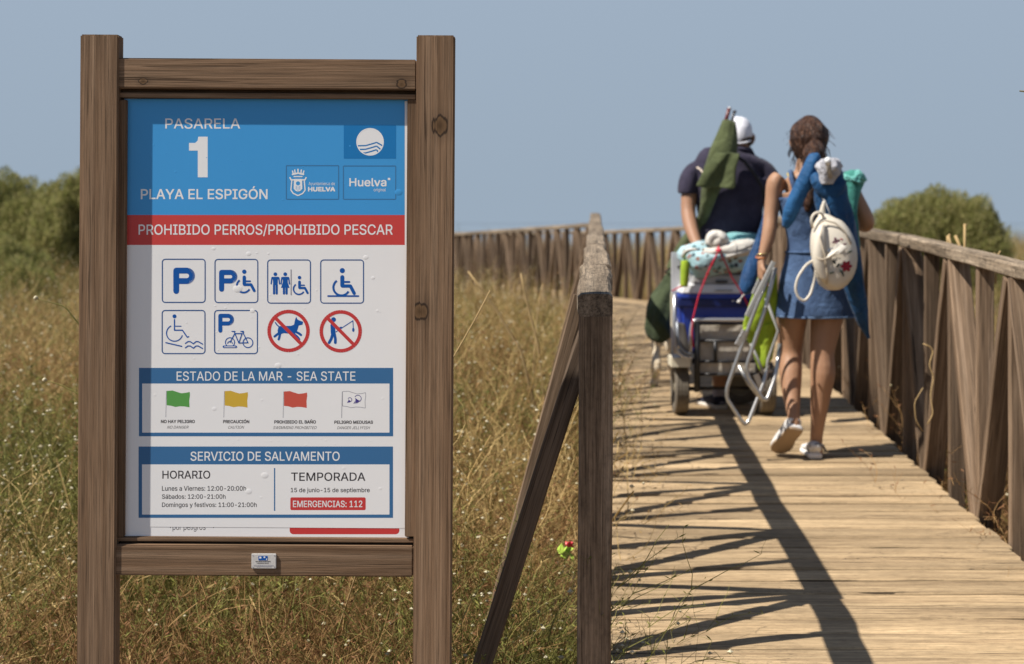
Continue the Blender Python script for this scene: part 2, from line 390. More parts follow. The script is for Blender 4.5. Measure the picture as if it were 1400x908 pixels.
# ------------------------------------------------------------------ handrail fences
def fence(name, label, fx, fz, y0, y1, sgn, p, phase=0, braces=True, capw=.082, breaks=None, capmat=None, mat=None, bend=None, dsign=1, first=None, pw=.056, dw=.06):
    root = empty(name, (fx(y0), y0, gz(fx(y0), y0)), label, 'handrail')
    mat = mat or RAILW; capmat = capmat or RAILTOP
    # stations along the line
    st = []; y = y0
    while y < y1:
        st.append(y); dxdy = (fx(y+.05)-fx(y))/.05; y += p/math.sqrt(1+dxdy*dxdy)
    top = lambda y: Vector((fx(y), y, fz(y)))
    for i, y in enumerate(st):
        x = fx(y); dxdy = (fx(y+.05)-fx(y-.05))/.1; d = Vector((dxdy, 1, 0)).normalized(); side = Vector((d.y, -d.x, 0))
        zt = fz(y)-.044; zb = gz(x, y)-.1
        j = Vector((random.uniform(-.004, .004), random.uniform(-.006, .006), 0))
        isfirst = (i == 0 and first is not None)
        beam('post', Vector((x, y, zb))+j, Vector((x, y, zt)), pw if not isfirst else first[0], .042 if not isfirst else first[1], first[2] if isfirst else mat, root, up=d, wob=.002)
        if i+1 < len(st):                                    # zigzag diagonals between top and foot of the posts
            y2 = st[i+1]; up = ((i+phase) % 2 == 0)
            za, zb_ = (fz(y)-.06, zd(y2)-.05) if up else (zd(y)-.05, fz(y2)-.06)
            e = .03
            a = Vector((fx(y+e), y+e, za)); b = Vector((fx(y2-e), y2-e, zb_))
            dv = (b-a).normalized(); beam('diagonal_strut', a, b, dw, .042, mat, root, up=dv.cross(side).normalized(), wob=.002)
        if braces and i in (0, 2, 8, 14, 20, 26, 32):                     # outrigger braces down to the ground
            o0 = Vector((x, y, 0))-sgn*side*(.018 if isfirst else .035)+Vector((0, 0, fz(y)-.10)); o1 = Vector((x, y, 0))-sgn*side*(.455 if isfirst else .42)+Vector((0, 0, gz(x, y)-.05))
            e_ = .062 if isfirst else .046
            beam('brace', o0+d*e_, o1+d*e_, .045, .046 if isfirst else .062, BRACEW if isfirst else mat, root, up=side)
    # top rail boards
    ks = breaks or []
    y = (ks[-1] if ks else y0-.05)
    ks = list(ks) or [y]
    while y < y1-.1:
        L = 2.3
        if bend and y < bend < y+L+.4: y = bend
        else: y += L
        ks.append(min(y, y1))
    for a, b in zip(ks, ks[1:]):
        n = 6; bm = bmesh.new(); rr = random.Random(int(a*100)); rings = []; mid = (top(a)+top(b))/2
        dv = top(b)-top(a); ex = dv.normalized(); ey = Vector((0, 0, 1)).cross(ex).normalized(); ez = ex.cross(ey)
        M = Matrix((ex, ey, ez)); L = dv.length-.004
        for i in range(n+1):
            s = i/n; off = (M @ (top(a+(b-a)*s)-mid)); dy = rr.uniform(-.0055, .0055)*(0 if a < 3.5 and i == 0 else 1); hw = capw/2*rr.uniform(.96, 1.03); tz = rr.uniform(-.0025, .0025)
            x_ = (s-.5)*L; t_ = .026
            rings.append([bm.verts.new((x_, yy+dy+off.y, zz+tz+off.z-.026)) for yy, zz in
                          ((-hw+.006, -t_), (hw-.006, -t_), (hw, -t_+.006), (hw, t_-.008), (hw-.008, t_), (0, t_+.0015), (-hw+.008, t_), (-hw, t_-.008), (-hw, -t_+.006))])
        for r0, r1 in zip(rings, rings[1:]):
            for q in range(9): bm.faces.new((r0[q], r0[(q+1) % 9], r1[(q+1) % 9], r1[q]))
        for q in (bm.faces.new(rings[0]), bm.faces.new(rings[-1])): q.material_index = 1
        bmesh.ops.recalc_face_normals(bm, faces=bm.faces[:])
        put('top_rail', bm_mesh('top_rail', bm, [capmat, ENDG]), root, mid, M.transposed().to_euler())
    return root
fence('handrail_fence', 'left timber handrail with dark near end post and slanting braces beside the sign',
      LX, zl, 3.43, 38, 1, .415, 0, breaks=[3.387, 4.2, 5.9, 8.2], bend=17.66, first=(.08, .075, POSTW))
fence('handrail_fence', 'right timber handrail beside the walking woman, bending left across the far end',
      RX, zr, 3.3, 38, -1, .465, 0, dw=.088, pw=.062, bend=17.4, breaks=[3.2, 5.05, 7.1, 9.4])

# ------------------------------------------------------------------ information sign
YS = 3.27; SC = YS/F; ANG = R(.34); UC, VC = 366, 433
sign = empty('information_sign', P(UC, VC, YS), 'tall timber-framed beach information sign with blue, red and white panel', 'sign')
sign.rotation_euler = (0, ANG, 0)
def SL(px, py, d=0):       # photo pixel on the sign -> sign's own frame; d = metres towards the camera
    u, v = (px-UC)*SC, -(py-VC)*SC; c, s = math.cos(ANG), math.sin(ANG)
    return Vector((u*c-v*s, -d, u*s+v*c)) if False else Vector((u*c+v*-s, -d, v*c+u*s))
def S2(px, py): v = SL(px, py); return v.x, v.z
def sput(name, me, parent, loc, rot=None):
    o = bpy.data.objects.new(name, me); COL.objects.link(o); o.parent = parent; o.location = loc
    if rot: o.rotation_euler = rot
    return o
SW = ((.135, .076, .040), (.225, .140, .083), (.31, .207, .132))
def sign_beam(name, x0, y0, x1, y1, d_front, depth, vert, knots=(), bev=.003, hv=1.0):
    a, b = SL(x0, y0), SL(x1, y1); cx, cz = (a.x+b.x)/2, (a.z+b.z)/2; wx, wz = abs(b.x-a.x), abs(a.z-b.z)
    L, T = (wz, wx) if vert else (wx, wz)
    kn = []
    for kx, ky, kr in knots:
        k_ = SL(kx, ky); kn.append(((k_.z-cz), -(k_.x-cx), kr) if vert else ((k_.x-cx), (k_.z-cz), kr))
    mat = wood(name+'_wood', *[tuple(v*hv for v in c) for c in SW], knots=kn, vary=.06, crack=.5, grain=2.3)
    bm = box_bm(L, T, depth, bev)
    # local X along the timber, Y across, Z towards the camera
    rot = Matrix(((0, -1, 0), (0, 0, -1), (1, 0, 0))).to_euler() if vert else Matrix(((1, 0, 0), (0, 0, -1), (0, 1, 0))).to_euler()
    return sput(name, bm_mesh(name, bm, mat), sign, Vector((cx, -(d_front-depth/2), cz)), rot)
gy = VC+(P(UC, VC, YS).z-(gz(-.6, 3.3)-.15))/SC
sign_beam('post', 114.5, 49, 158.5, gy, .0270, .044, True)
sign_beam('post', 570.5, 50, 614.5, gy, .0270, .044, True, knots=[(602, 173, .021), (576, 425, .019)])
sign_beam('frame_rail', 159, 80.5, 570, 124.5, .0215, .038, False, knots=[(199, 112, .009), (550, 116, .012)], hv=1.08)
sign_beam('frame_rail', 155.5, 742, 565.5, 786, .0215, .038, False, hv=1.05)
sign_beam('moulding', 160, 127, 569, 136.5, .014, .03, False, bev=.0015)
sign_beam('moulding', 160, 733, 566, 741, .010, .026, False, bev=.0015)
sign_beam('moulding', 160, 137, 171.5, 732.5, .013, .029, True, bev=.0015)
sign_beam('moulding', 557.5, 137, 569, 732.5, .013, .029, True, bev=.0015)

def vinyl(name, c, rough=.38, blister=.0):
    n = N(name); v = n.coords(rnd=False, kind='Object')
    f = n.noise(v, 5, 4, .6)
    n.color(n.mix(tuple(x*.95 for x in c), tuple(min(1, x*1.03) for x in c), f)); n.rough(rough)
    n.b.inputs['Specular IOR Level'].default_value = .35
    if blister: n.bump(n.noise(v, 9, 2, .5), .05, .004)
    return n.m
WHT = vinyl('panel_white', (.885, .88, .885)); BLU = vinyl('panel_blue', (.055, .33, .72)); REDB = vinyl('panel_red', (.60, .06, .055))
DBL = vinyl('print_steel_blue', (.045, .16, .35)); PBL = vinyl('print_blue', (.003, .095, .40)); LINE = vinyl('print_line_blue', (.02, .09, .28))
FLB = vinyl('flag_blue', (.01, .19, .50)); BLK = vinyl('print_black', (.04, .035, .04)); LW = vinyl('lettering_white', (.87, .87, .88))
GRN = vinyl('flag_green', (.11, .36, .085)); YEL = vinyl('flag_yellow', (.66, .43, .05)); FRD = vinyl('flag_red', (.62, .10, .07)); VIO = vinyl('print_violet', (.07, .05, .26))
RRD = vinyl('ring_red', (.60, .05, .05)); BRED = vinyl('button_red', (.60, .05, .05)); BOXL = vinyl('box_line', (.05, .19, .40)); GRY = vinyl('print_grey', (.35, .35, .40))

sign_back = wood('sign_back_wood', *[tuple(v*.8 for v in c) for c in SW], vary=.05)
class Pic:
    """flat print on the panel: shapes given in photo pixels"""
    def __init__(s): s.v, s.f, s.i, s.m, s.z = [], [], [], [], 0
    def _mi(s, m):
        if m not in s.m: s.m.append(m)
        return s.m.index(m)
    def poly(s, pts, m):
        b = len(s.v)
        for x, y in pts: u, w_ = S2(x, y); s.v.append((u, -s.z, w_))
        A = sum(s.v[b+i][0]*s.v[b+(i+1) % len(pts)][2]-s.v[b+(i+1) % len(pts)][0]*s.v[b+i][2] for i in range(len(pts)))
        ix = list(range(b, len(s.v)))
        s.f.append(tuple(ix if A > 0 else ix[::-1])); s.i.append(s._mi(m)); s.z += 1.5e-6
    def rect(s, x0, y0, x1, y1, m): s.poly([(x0, y0), (x1, y0), (x1, y1), (x0, y1)], m)
    def disc(s, x, y, r, m, n=20, ry=None): s.poly([(x+r*math.cos(6.2832*k/n), y+(ry or r)*math.sin(6.2832*k/n)) for k in range(n)], m)
    def rrect(s, x0, y0, x1, y1, r, m):
        pts = []
        for cx, cy, a0 in ((x1-r, y0+r, -90), (x1-r, y1-r, 0), (x0+r, y1-r, 90), (x0+r, y0+r, 180)):
            pts += [(cx+r*math.cos(R(a0+a)), cy+r*math.sin(R(a0+a))) for a in (0, 22, 45, 68, 90)]
        s.poly(pts, m)
    def line(s, pts, w_, m, caps=True):
        for (x0, y0), (x1, y1) in zip(pts, pts[1:]):
            d = math.hypot(x1-x0, y1-y0) or 1; nx, ny = -(y1-y0)/d*w_/2, (x1-x0)/d*w_/2
            s.poly([(x0+nx, y0+ny), (x1+nx, y1+ny), (x1-nx, y1-ny), (x0-nx, y0-ny)], m)
        if caps:
            for x, y in pts: s.disc(x, y, w_/2, m, 10)
    def arc(s, cx, cy, r, a0, a1, w_, m, n=24):
        s.line([(cx+r*math.cos(R(lerp(a0, a1, k/n))), cy+r*math.sin(R(lerp(a0, a1, k/n)))) for k in range(n+1)], w_, m, caps=False)
    def frame(s, x0, y0, x1, y1, r, w_, m):
        pts = []
        for cx, cy, a0 in ((x1-r, y0+r, -90), (x1-r, y1-r, 0), (x0+r, y1-r, 90), (x0+r, y0+r, 180)):
            pts += [(cx+r*math.cos(R(a0+a)), cy+r*math.sin(R(a0+a))) for a in (0, 22, 45, 68, 90)]
        s.line(pts+[pts[0]], w_, m, caps=False)
    def bigP(s, x0, y0, x1, y1, w_, m):
        h = y1-y0; r = w_/2; bw = x1-x0; yb = y0+h*.62
        s.line([(x0+r, y0+r), (x0+r, y1-r)], w_, m)
        hh = (yb-y0)/2-r; cxr = x1-r-hh
        s.line([(x0+r, y0+r), (cxr, y0+r)], w_, m); s.line([(x0+r, yb-r), (cxr, yb-r)], w_, m)
        s.arc(cxr, (y0+yb)/2, hh, -90, 90, w_, m)
    def wheelchair(s, x, y, k, m, thin=1.0):
        """x,y: head centre, k: size in px of the whole figure's height"""
        w_ = k*.13*thin
        s.disc(x, y, k*.095*max(thin, .85), m); s.line([(x, y+k*.24), (x, y+k*.55)], w_*1.15, m)
        s.line([(x, y+k*.42), (x+k*.26, y+k*.42)], w_*.55, m)
        s.line([(x, y+k*.57), (x+k*.30, y+k*.57), (x+k*.44, y+k*.84)], w_*.95, m)
        s.arc(x-k*.03, y+k*.62, k*.30, 30, 235, w_*.62, m)
    def man(s, x, y, h, m, skirt=False):
        s.disc(x, y+h*.08, h*.085, m); s.line([(x-h*.13, y+h*.26), (x+h*.13, y+h*.26)], h*.12, m)
        s.poly([(x-h*.12, y+h*.2), (x+h*.12, y+h*.2), (x+h*.10, y+h*.58), (x-h*.10, y+h*.58)], m)
        for q in (-1, 1):
            s.line([(x+q*h*.16, y+h*.27), (x+q*h*.19, y+h*.52)], h*.06, m); s.line([(x+q*h*.06, y+h*.55), (x+q*h*.06, y+h*.96)], h*.1, m)
        if skirt: s.poly([(x-h*.08, y+h*.35), (x+h*.08, y+h*.35), (x+h*.19, y+h*.70), (x-h*.19, y+h*.70)], m)
    def build(s, name, parent, d, label=None):
        me = mesh(name, s.v, s.f, s.m, idx=s.i); o = sput(name, me, parent, (0, -d-wdepth(parent), 0))
        if label: o['label'] = label
        return o
def wdepth(o): return 0 if o.type == 'EMPTY' else -PANEL_Y
PANEL_Y = 0.0
try: FONT = bpy.data.fonts.load(bpy.utils.system_resource('DATAFILES', path='fonts')+'/Inter.woff2')
except Exception: FONT = None
_cap = {}
def _glyphs(s, shear, spacing):
    """outlines of a line of type, filled contour by contour: (points, triangles, layer of every point)"""
    cu = bpy.data.curves.new('tmp', 'FONT'); cu.body = s; cu.size = 1; cu.shear = shear; cu.resolution_u = 4; cu.space_character = spacing; cu.fill_mode = 'NONE'
    if FONT: cu.font = FONT
    ob = bpy.data.objects.new('tmp', cu); COL.objects.link(ob)
    dg = bpy.context.evaluated_depsgraph_get(); dg.update(); me = bpy.data.meshes.new_from_object(ob.evaluated_get(dg))
    bpy.data.objects.remove(ob); bpy.data.curves.remove(cu)
    v = [tuple(p.co[:2]) for p in me.vertices]; nb = {}
    for e in me.edges:
        i, j = e.vertices; nb.setdefault(i, []).append(j); nb.setdefault(j, []).append(i)
    fwd = {e.vertices[0]: e.vertices[1] for e in me.edges}; bpy.data.meshes.remove(me)
    seen, loops = set(), []
    for i0 in sorted(nb):
        if i0 in seen: continue
        lp, i = [], i0
        while i is not None and i not in seen:
            seen.add(i); lp.append(i); i = next((q for q in ([fwd[i]] if i in fwd else [])+nb[i] if q not in seen), None)
        pts = []
        for q in lp:
            if not pts or math.dist(pts[-1], v[q]) > 1e-5: pts.append(v[q])
        if len(pts) > 2 and math.dist(pts[0], pts[-1]) < 1e-5: pts.pop()
        if len(pts) > 2: loops.append(pts)
    pv, pe = [], []
    for p in loops:
        b0 = len(pv); pv += [Vector(q) for q in p]; pe += [(b0+k, b0+(k+1) % len(p)) for k in range(len(p))]
    V2, _e, T2 = delaunay_2d_cdt(pv, pe, [], 0, 1e-6)[:3]
    def winding(x, y):
        w_ = 0
        for p in loops:
            for k in range(len(p)):
                (x0, y0), (x1, y1) = p[k-1], p[k]
                if (y0 <= y) != (y1 <= y):
                    if x < (x1-x0)*(y-y0)/(y1-y0)+x0: w_ += 1 if y1 > y0 else -1
        return w_
    T = []
    for t_ in T2:
        cx_, cy_ = sum(V2[i].x for i in t_)/3, sum(V2[i].y for i in t_)/3
        if winding(cx_, cy_) != 0: T.append(tuple(t_))
    return np.array([(q.x, q.y, 0) for q in V2]), T, [0]*len(V2)
def text(s, x0, x1, yt, yb, m, parent, d=.0011, bold=0.0, name='lettering', shear=0, spacing=1.0):
    """one printed line fitted to x0..x1, cap height yt..yb in photo pixels; bold thickens the strokes"""
    if 'c' not in _cap: _cap['c'] = _glyphs('H', 0, 1)[0][:, 1].max()
    v, f, isl = _glyphs(s, shear, spacing); cap = _cap['c']
    bx = bold*(yb-yt)/cap
    sx = (x1-x0-2*bx)/(v[:, 0].max()-v[:, 0].min()); sy = (yb-yt-2*bx)/cap
    X = x0+bx+(v[:, 0]-v[:, 0].min())*sx; Yp = yb-bx-v[:, 1]*sy
    offs = [(0, 0)]+([(bx*math.cos(a), bx*math.sin(a)) for a in [math.pi/4+k*math.pi/2 for k in range(4)]] if bold else [])
    V, Fc = [], []
    for k, (ox, oy) in enumerate(offs):
        b = len(V)
        for p, q, il in zip(X, Yp, isl): u, w_ = S2(p+ox, q+oy); V.append((u, -k*1.4e-5-(il % 4)*3.2e-6, w_))
        Fc += [tuple(i+b for i in t_) for t_ in f]
    G = []
    for t_ in Fc:
        a, b, c = (V[i] for i in t_); G.append(t_ if (b[0]-a[0])*(c[2]-a[2])-(b[2]-a[2])*(c[0]-a[0]) > 0 else t_[::-1])
    return sput(name, mesh(name, V, G, m), parent, (0, -d, 0))
def slab(name, x0, y0, x1, y1, d0, d1, m, parent, bev=0):
    a, b = SL(x0, y0), SL(x1, y1)
    me = bm_mesh(name, box_bm(abs(b.x-a.x), d1-d0, abs(b.z-a.z), bev), m)
    return sput(name, me, parent, Vector(((a.x+b.x)/2, -(d0+d1)/2, (a.z+b.z)/2)))
def flat(name, fn, parent, d, label=None):
    p = Pic(); fn(p); return p.build(name, parent, d, label)
slab('backing_board', 150, 100, 578, 766, -.0165, -.011, sign_back, sign)
base = slab('panel', 170, 135, 559, 735, -.005, 0, WHT, sign); PO = base.location.copy()
# all print hangs from a sheet whose origin is the sign's own
base.location = (0, 0, 0); base.data.transform(Matrix.Translation(PO))
def older(p):
    p.rect(170.2, 135.2, 558.8, 289, BLU); p.rect(170.2, 293, 558.8, 337, BRED)
    p.rrect(396, 700, 546, 730.5, 5, BRED)
    p.line([(233, 716), (233, 721.5)], 1, BLK); p.line([(292, 716), (292, 721.5)], 1, BLK)
    for y0, y1 in ((548, 570), (575, 600), (610, 640), (655, 680)):
        p.line([(171.8, y0), (171.8, y1)], 1.2, BLK if y0 < 640 else DBL, caps=False)
    p.line([(555, 572), (557, 576), (557, 614), (555, 618)], 1.1, LINE)
flat('older_print', older, base, .00006)['kind'] = 'stuff'
text('por peligros', 236, 281, 716.5, 724.5, BLK, base, d=.00006)
# newer vinyl sheet stuck on top, ends short of the panel's right and lower edge
sheet = slab('vinyl_sheet', 171.5, 136, 553.5, 722.3, .0001, .0004, WHT, base)
so_ = sheet.location.copy(); sheet.location = (0, 0, 0); sheet.data.transform(Matrix.Translation(so_))
D1 = .00044
flat('blue_field', lambda p: p.rect(171.6, 136.1, 553.4, 294, BLU), sheet, D1)
flat('red_band', lambda p: p.rect(171.6, 294, 553.4, 335, REDB), sheet, D1)
TD = .00055
text('PASARELA', 226, 328.5, 162, 176, LW, sheet, d=TD, bold=.008)
flat('numeral', lambda p: p.poly([(271, 187), (284, 187), (284, 242.5), (270.5, 242.5), (270.5, 206), (258.5, 206), (258.5, 195.5), (267, 195.5), (270.5, 192)], LW), sheet, TD)
text('PLAYA EL ESPIGÓN', 192.5, 366, 258.5, 272.5, LW, sheet, d=TD, bold=.014)
text('PROHIBIDO PERROS/PROHIBIDO PESCAR', 189.5, 537, 307, 321, LW, sheet, d=TD, bold=.008)
def blueflag(p):
    p.rect(470, 171, 541.5, 217, FLB); p.disc(506, 194, 18.8, LW, 40)
    for k, yy in enumerate((198, 203, 208)):
        w0 = 17.5-k*2.6; c = 506
        p.line([(c-w0+.5, yy+1.5), (c-6, yy+1.2), (c+2, yy-1), (c+9, yy-3.2), (c+w0, yy+1.6+k*.3)], 1.9, FLB, caps=False)
    p.arc(506, 194, 18.2, 0, 360, 1.3, LW, 40)
flat('blue_flag_emblem', blueflag, sheet, TD)
def crest(p):
    p.frame(391.5, 226.5, 463, 272.5, .5, 1.3, BOXL)
    for cx, cy, a in ((400, 234, -.5), (403, 232.5, -.2), (407.5, 231.5, 0), (412, 232.5, .2), (415.5, 234, .5)): p.line([(cx, cy), (cx-a*2, cy+3.5)], 1.7, LW)
    p.line([(400, 238.5), (407.5, 236.8), (415, 238.5)], 2.2, LW); p.line([(402, 241.5), (413, 241.5)], 1.5, LW)
    p.line([(396.5, 243), (398, 246), (417, 246), (418.5, 243)], 1.8, LW)
    p.line([(399, 247), (397.8, 260), (401, 264.5), (407.5, 267.5), (414, 264.5), (417.2, 260), (416, 247)], 1.6, LW)
    p.poly([(402, 244.8), (413, 244.8), (413.4, 258), (411, 260.8), (407.5, 262.3), (404, 260.8), (401.6, 258)], LW)
    p.disc(407.5, 250.8, 2.9, BLU); p.line([(405, 259), (405, 254.5)], .9, BLU); p.line([(410, 259), (410, 254.5)], .9, BLU); p.line([(407.5, 262), (407.5, 255)], .7, BLU)
flat('town_crest', crest, sheet, TD)
text('Ayuntamiento de', 422, 458, 249, 253.2, LW, sheet, d=TD)
text('HUELVA', 421, 458.5, 255.5, 262, LW, sheet, d=TD, bold=.05)
flat('emblem_frame', lambda p: (p.frame(469.5, 227, 541, 272.5, .5, 1.3, BOXL), p.rect(530.3, 243.3, 533.5, 246.3, LW)), sheet, TD)
text('Huelva', 477.5, 528.5, 243.5, 255, LW, sheet, d=TD, bold=.02)
text('original', 511, 527.5, 257.3, 261.6, LW, sheet, d=TD)
# pictograms
def sq(x, y, fn, label):
    def f(p): p.frame(x, y, x+58.5, y+59, 4, 1.5, LINE); fn(p)
    flat('pictogram', f, sheet, TD, label)
sq(222, 354.5, lambda p: p.bigP(237, 366, 266.5, 402, 8, PBL), 'parking pictogram')
sq(294, 354.7, lambda p: (p.bigP(299.5, 369, 324.5, 399, 7, PBL), p.wheelchair(334, 371.5, 31, PBL)), 'disabled parking pictogram')
sq(366, 355.5, lambda p: (p.man(376.5, 372.5, 30, PBL), p.man(390, 372.5, 30, PBL, True), p.line([(398, 369), (398, 403)], 1.4, GRY), p.wheelchair(409.5, 379.5, 25, PBL)), 'toilets pictogram')
sq(438.5, 355.5, lambda p: (p.wheelchair(468, 370, 37, PBL), p.line([(448.5, 404.8), (490, 404.8)], 2.2, PBL)), 'level access pictogram')
def bath(p):
    p.disc(238.6, 432.5, 2.7, PBL); p.line([(238.6, 437), (238.6, 451.5), (249.5, 451.5), (256, 461), (258, 460.3)], 1.7, PBL); p.line([(239, 446), (247.5, 446)], 1.3, PBL)
    p.arc(238.7, 455.5, 11, 15, 245, 1.5, PBL); p.line([(226.8, 468.5), (248.5, 473.5)], 1.6, PBL)
    for k in (0, 6): p.line([(253.5, 469.5+k), (257, 467+k), (260, 467+k), (264.5, 470+k), (268, 467+k), (271, 467+k), (277, 470.5+k)], 1.5, PBL)
sq(221.8, 424.5, bath, 'bathing access pictogram')
def bike(p):
    p.bigP(298.5, 429, 320, 455, 5.6, PBL)
    p.arc(314.5, 468, 6.3, 0, 360, 1.2, PBL); p.arc(339, 468.5, 6.7, 0, 360, 1.3, PBL); p.arc(314.5, 470, 3.3, 180, 360, 1.1, PBL)
    p.line([(306, 474), (322.5, 474)], 3.2, PBL); p.line([(307, 474.2), (321.5, 474.2)], 1, WHT)
    p.line([(314.5, 468), (321, 456), (331, 456), (326.5, 469), (339, 468.5), (331.5, 453.5)], 1.3, PBL); p.line([(326.5, 469), (320, 453)], 1.3, PBL)
    p.line([(317, 453), (321.5, 453)], 1.2, PBL); p.line([(329, 453), (333, 453), (332.5, 456)], 1.2, PBL)
sq(293.5, 424.5, bike, 'bicycle parking pictogram')
def ring(p, cx, cy):
    p.arc(cx, cy, 26.6, 0, 360, 4.8, RRD, 48)
def nodog(p):
    cx, cy = 394.5, 452.5
    p.poly([(381, 446), (398, 445.5), (402, 444), (403.5, 437), (405, 433), (406.5, 436.5), (409, 438), (414.5, 440), (413.5, 444), (408.5, 445), (407, 450), (405, 455), (400, 456.5), (388, 455.5), (380.5, 458), (379.5, 452)], PBL)
    for l in ([(382, 455), (378, 458), (375.5, 460)], [(383, 456), (382, 461), (381, 464)], [(403, 453), (409, 456), (411.5, 458)], [(400, 455), (407, 461), (409, 464)]): p.line(l, 3.2, PBL)
    p.line([(382, 447), (378.5, 444), (376.5, 441)], 1.6, PBL); ring(p, cx, cy); p.line([(376, 434), (412.5, 471)], 4.6, RRD, caps=False)
flat('pictogram', nodog, sheet, TD, 'red ring no dogs pictogram')
def nofish(p):
    cx, cy = 465.8, 453
    p.disc(456, 437, 3.3, PBL); p.line([(455, 444.5), (455.5, 456)], 6.4, PBL); p.line([(455, 456), (453, 463), (450, 468.5)], 3.8, PBL); p.line([(457, 456), (458.5, 463), (458.5, 468.5)], 3.8, PBL)
    p.line([(457, 445), (461, 450), (466.5, 448)], 2.6, PBL); p.line([(459, 454), (468, 448), (482.5, 438.5), (483, 449)], 1.1, PBL); p.disc(483, 451, 1.6, PBL, ry=2.8)
    ring(p, cx, cy); p.line([(447.5, 434.5), (484, 471.5)], 4.6, RRD, caps=False)
flat('pictogram', nofish, sheet, TD, 'red ring no fishing pictogram')
# sea state box
def box1(p):
    p.rect(190, 503, 537.5, 596.5, DBL); p.rect(194.5, 524.5, 532.5, 591.5, WHT)
flat('notice_box', box1, sheet, D1+.00006)
text('ESTADO DE LA MAR - SEA STATE', 241.5, 486, 508, 520.5, LW, sheet, d=TD, bold=.004)
def flag(x, y, m, outline=False):
    def f(p):
        top = [(x, y), (x+8, y-.6), (x+14, y+1.4), (x+20, y+3.2), (x+26, y+2.6), (x+31.5, y+1.4)]
        bot = [(x+31.8, y+6), (x+30.8, y+13), (x+31.2, y+22.5), (x+24, y+21.2), (x+18, y+21), (x+12, y+22), (x+6, y+20.3), (x, y+19.6)]
        if outline:
            p.line(top+bot+[top[0]], .75, GRY, caps=False)
            for cx, cy, k in ((x+10, y+11, .7), (x+21, y+9.5, 1.15)):
                p.arc(cx, cy, 4*k, -150, 60, .9, VIO, 12)
                p.poly([(cx-3.4*k, cy-1*k), (cx+2.6*k, cy+3.4*k), (cx-2*k, cy+5*k)], VIO)
                for a in range(4): p.line([(cx-1.5*k+a*1.1*k, cy+1*k+a*.4), (cx-5*k+a*1.5*k, cy+6*k-a*.2)], .8, VIO, caps=False)
        else: p.poly(top+bot, m)
        p.line([(x-.4, y), (x-1.2, y+36)], .8, GRY, caps=False)
    flat('flag_symbol', f, sheet, TD, 'outlined white jellyfish flag' if outline else None)
flag(228, 534.5, GRN); flag(307.3, 534.8, YEL); flag(388.3, 535.3, FRD); flag(468.3, 535.5, None, True)
for s, sh, x0, x1, t_, b_, bo in (('NO HAY PELIGRO', 0, 220, 266.5, 574, 578.6, .03), ('NO DANGER', .3, 228.5, 258, 582.2, 586, 0), ('PRECAUCIÓN', 0, 305, 341, 574.2, 578.8, .03), ('CAUTION', .3, 312, 334, 582.3, 586.1, 0),
        ('PROHIBIDO EL BAÑO', 0, 375, 432, 574.6, 579.2, .03), ('SWIMMING PROHIBITED', .3, 373.5, 433, 582.8, 586.6, 0), ('PELIGRO MEDUSAS', 0, 457, 510, 575, 579.5, .03), ('DANGER JELLYFISH', .3, 461, 506, 583, 586.8, 0)):
    text(s, x0, x1, t_, b_, BLK, sheet, d=TD, bold=bo, shear=sh)
def box2(p):
    p.rect(189.5, 610.5, 537.3, 708, DBL); p.rect(194.3, 635, 532.5, 703.5, WHT); p.line([(375.5, 640), (375.5, 698.5)], 1.8, DBL, caps=False)
flat('notice_box', box2, sheet, D1+.00006)
text('SERVICIO DE SALVAMENTO', 260.5, 464.5, 617.5, 630, LW, sheet, d=TD, bold=.008)
text('HORARIO', 222, 287.5, 643.5, 654.5, BLK, sheet, d=TD, bold=.01)
text('TEMPORADA', 398, 499.5, 646, 657.5, BLK, sheet, d=TD, bold=.01)
text('Lunes a Viernes: 12:00-20:00h', 221.5, 336.5, 664.5, 671, BLK, sheet, d=TD, bold=.01)
text('Sábados: 12:00-21:00h', 221.5, 308.5, 675.8, 682, BLK, sheet, d=TD, bold=.01)
text('Domingos y festivos: 11:00-21:00h', 221.5, 351, 687, 693.2, BLK, sheet, d=TD, bold=.01)
text('15 de junio-15 de septiembre', 397.5, 505.5, 667, 673, BLK, sheet, d=TD, bold=.01)
flat('emergency_button', lambda p: p.rrect(397, 680, 500, 697.5, 2, BRED), sheet, TD)
text('EMERGENCIAS: 112', 400.5, 495.5, 684.5, 693.5, LW, sheet, d=TD+.00006, bold=.012)
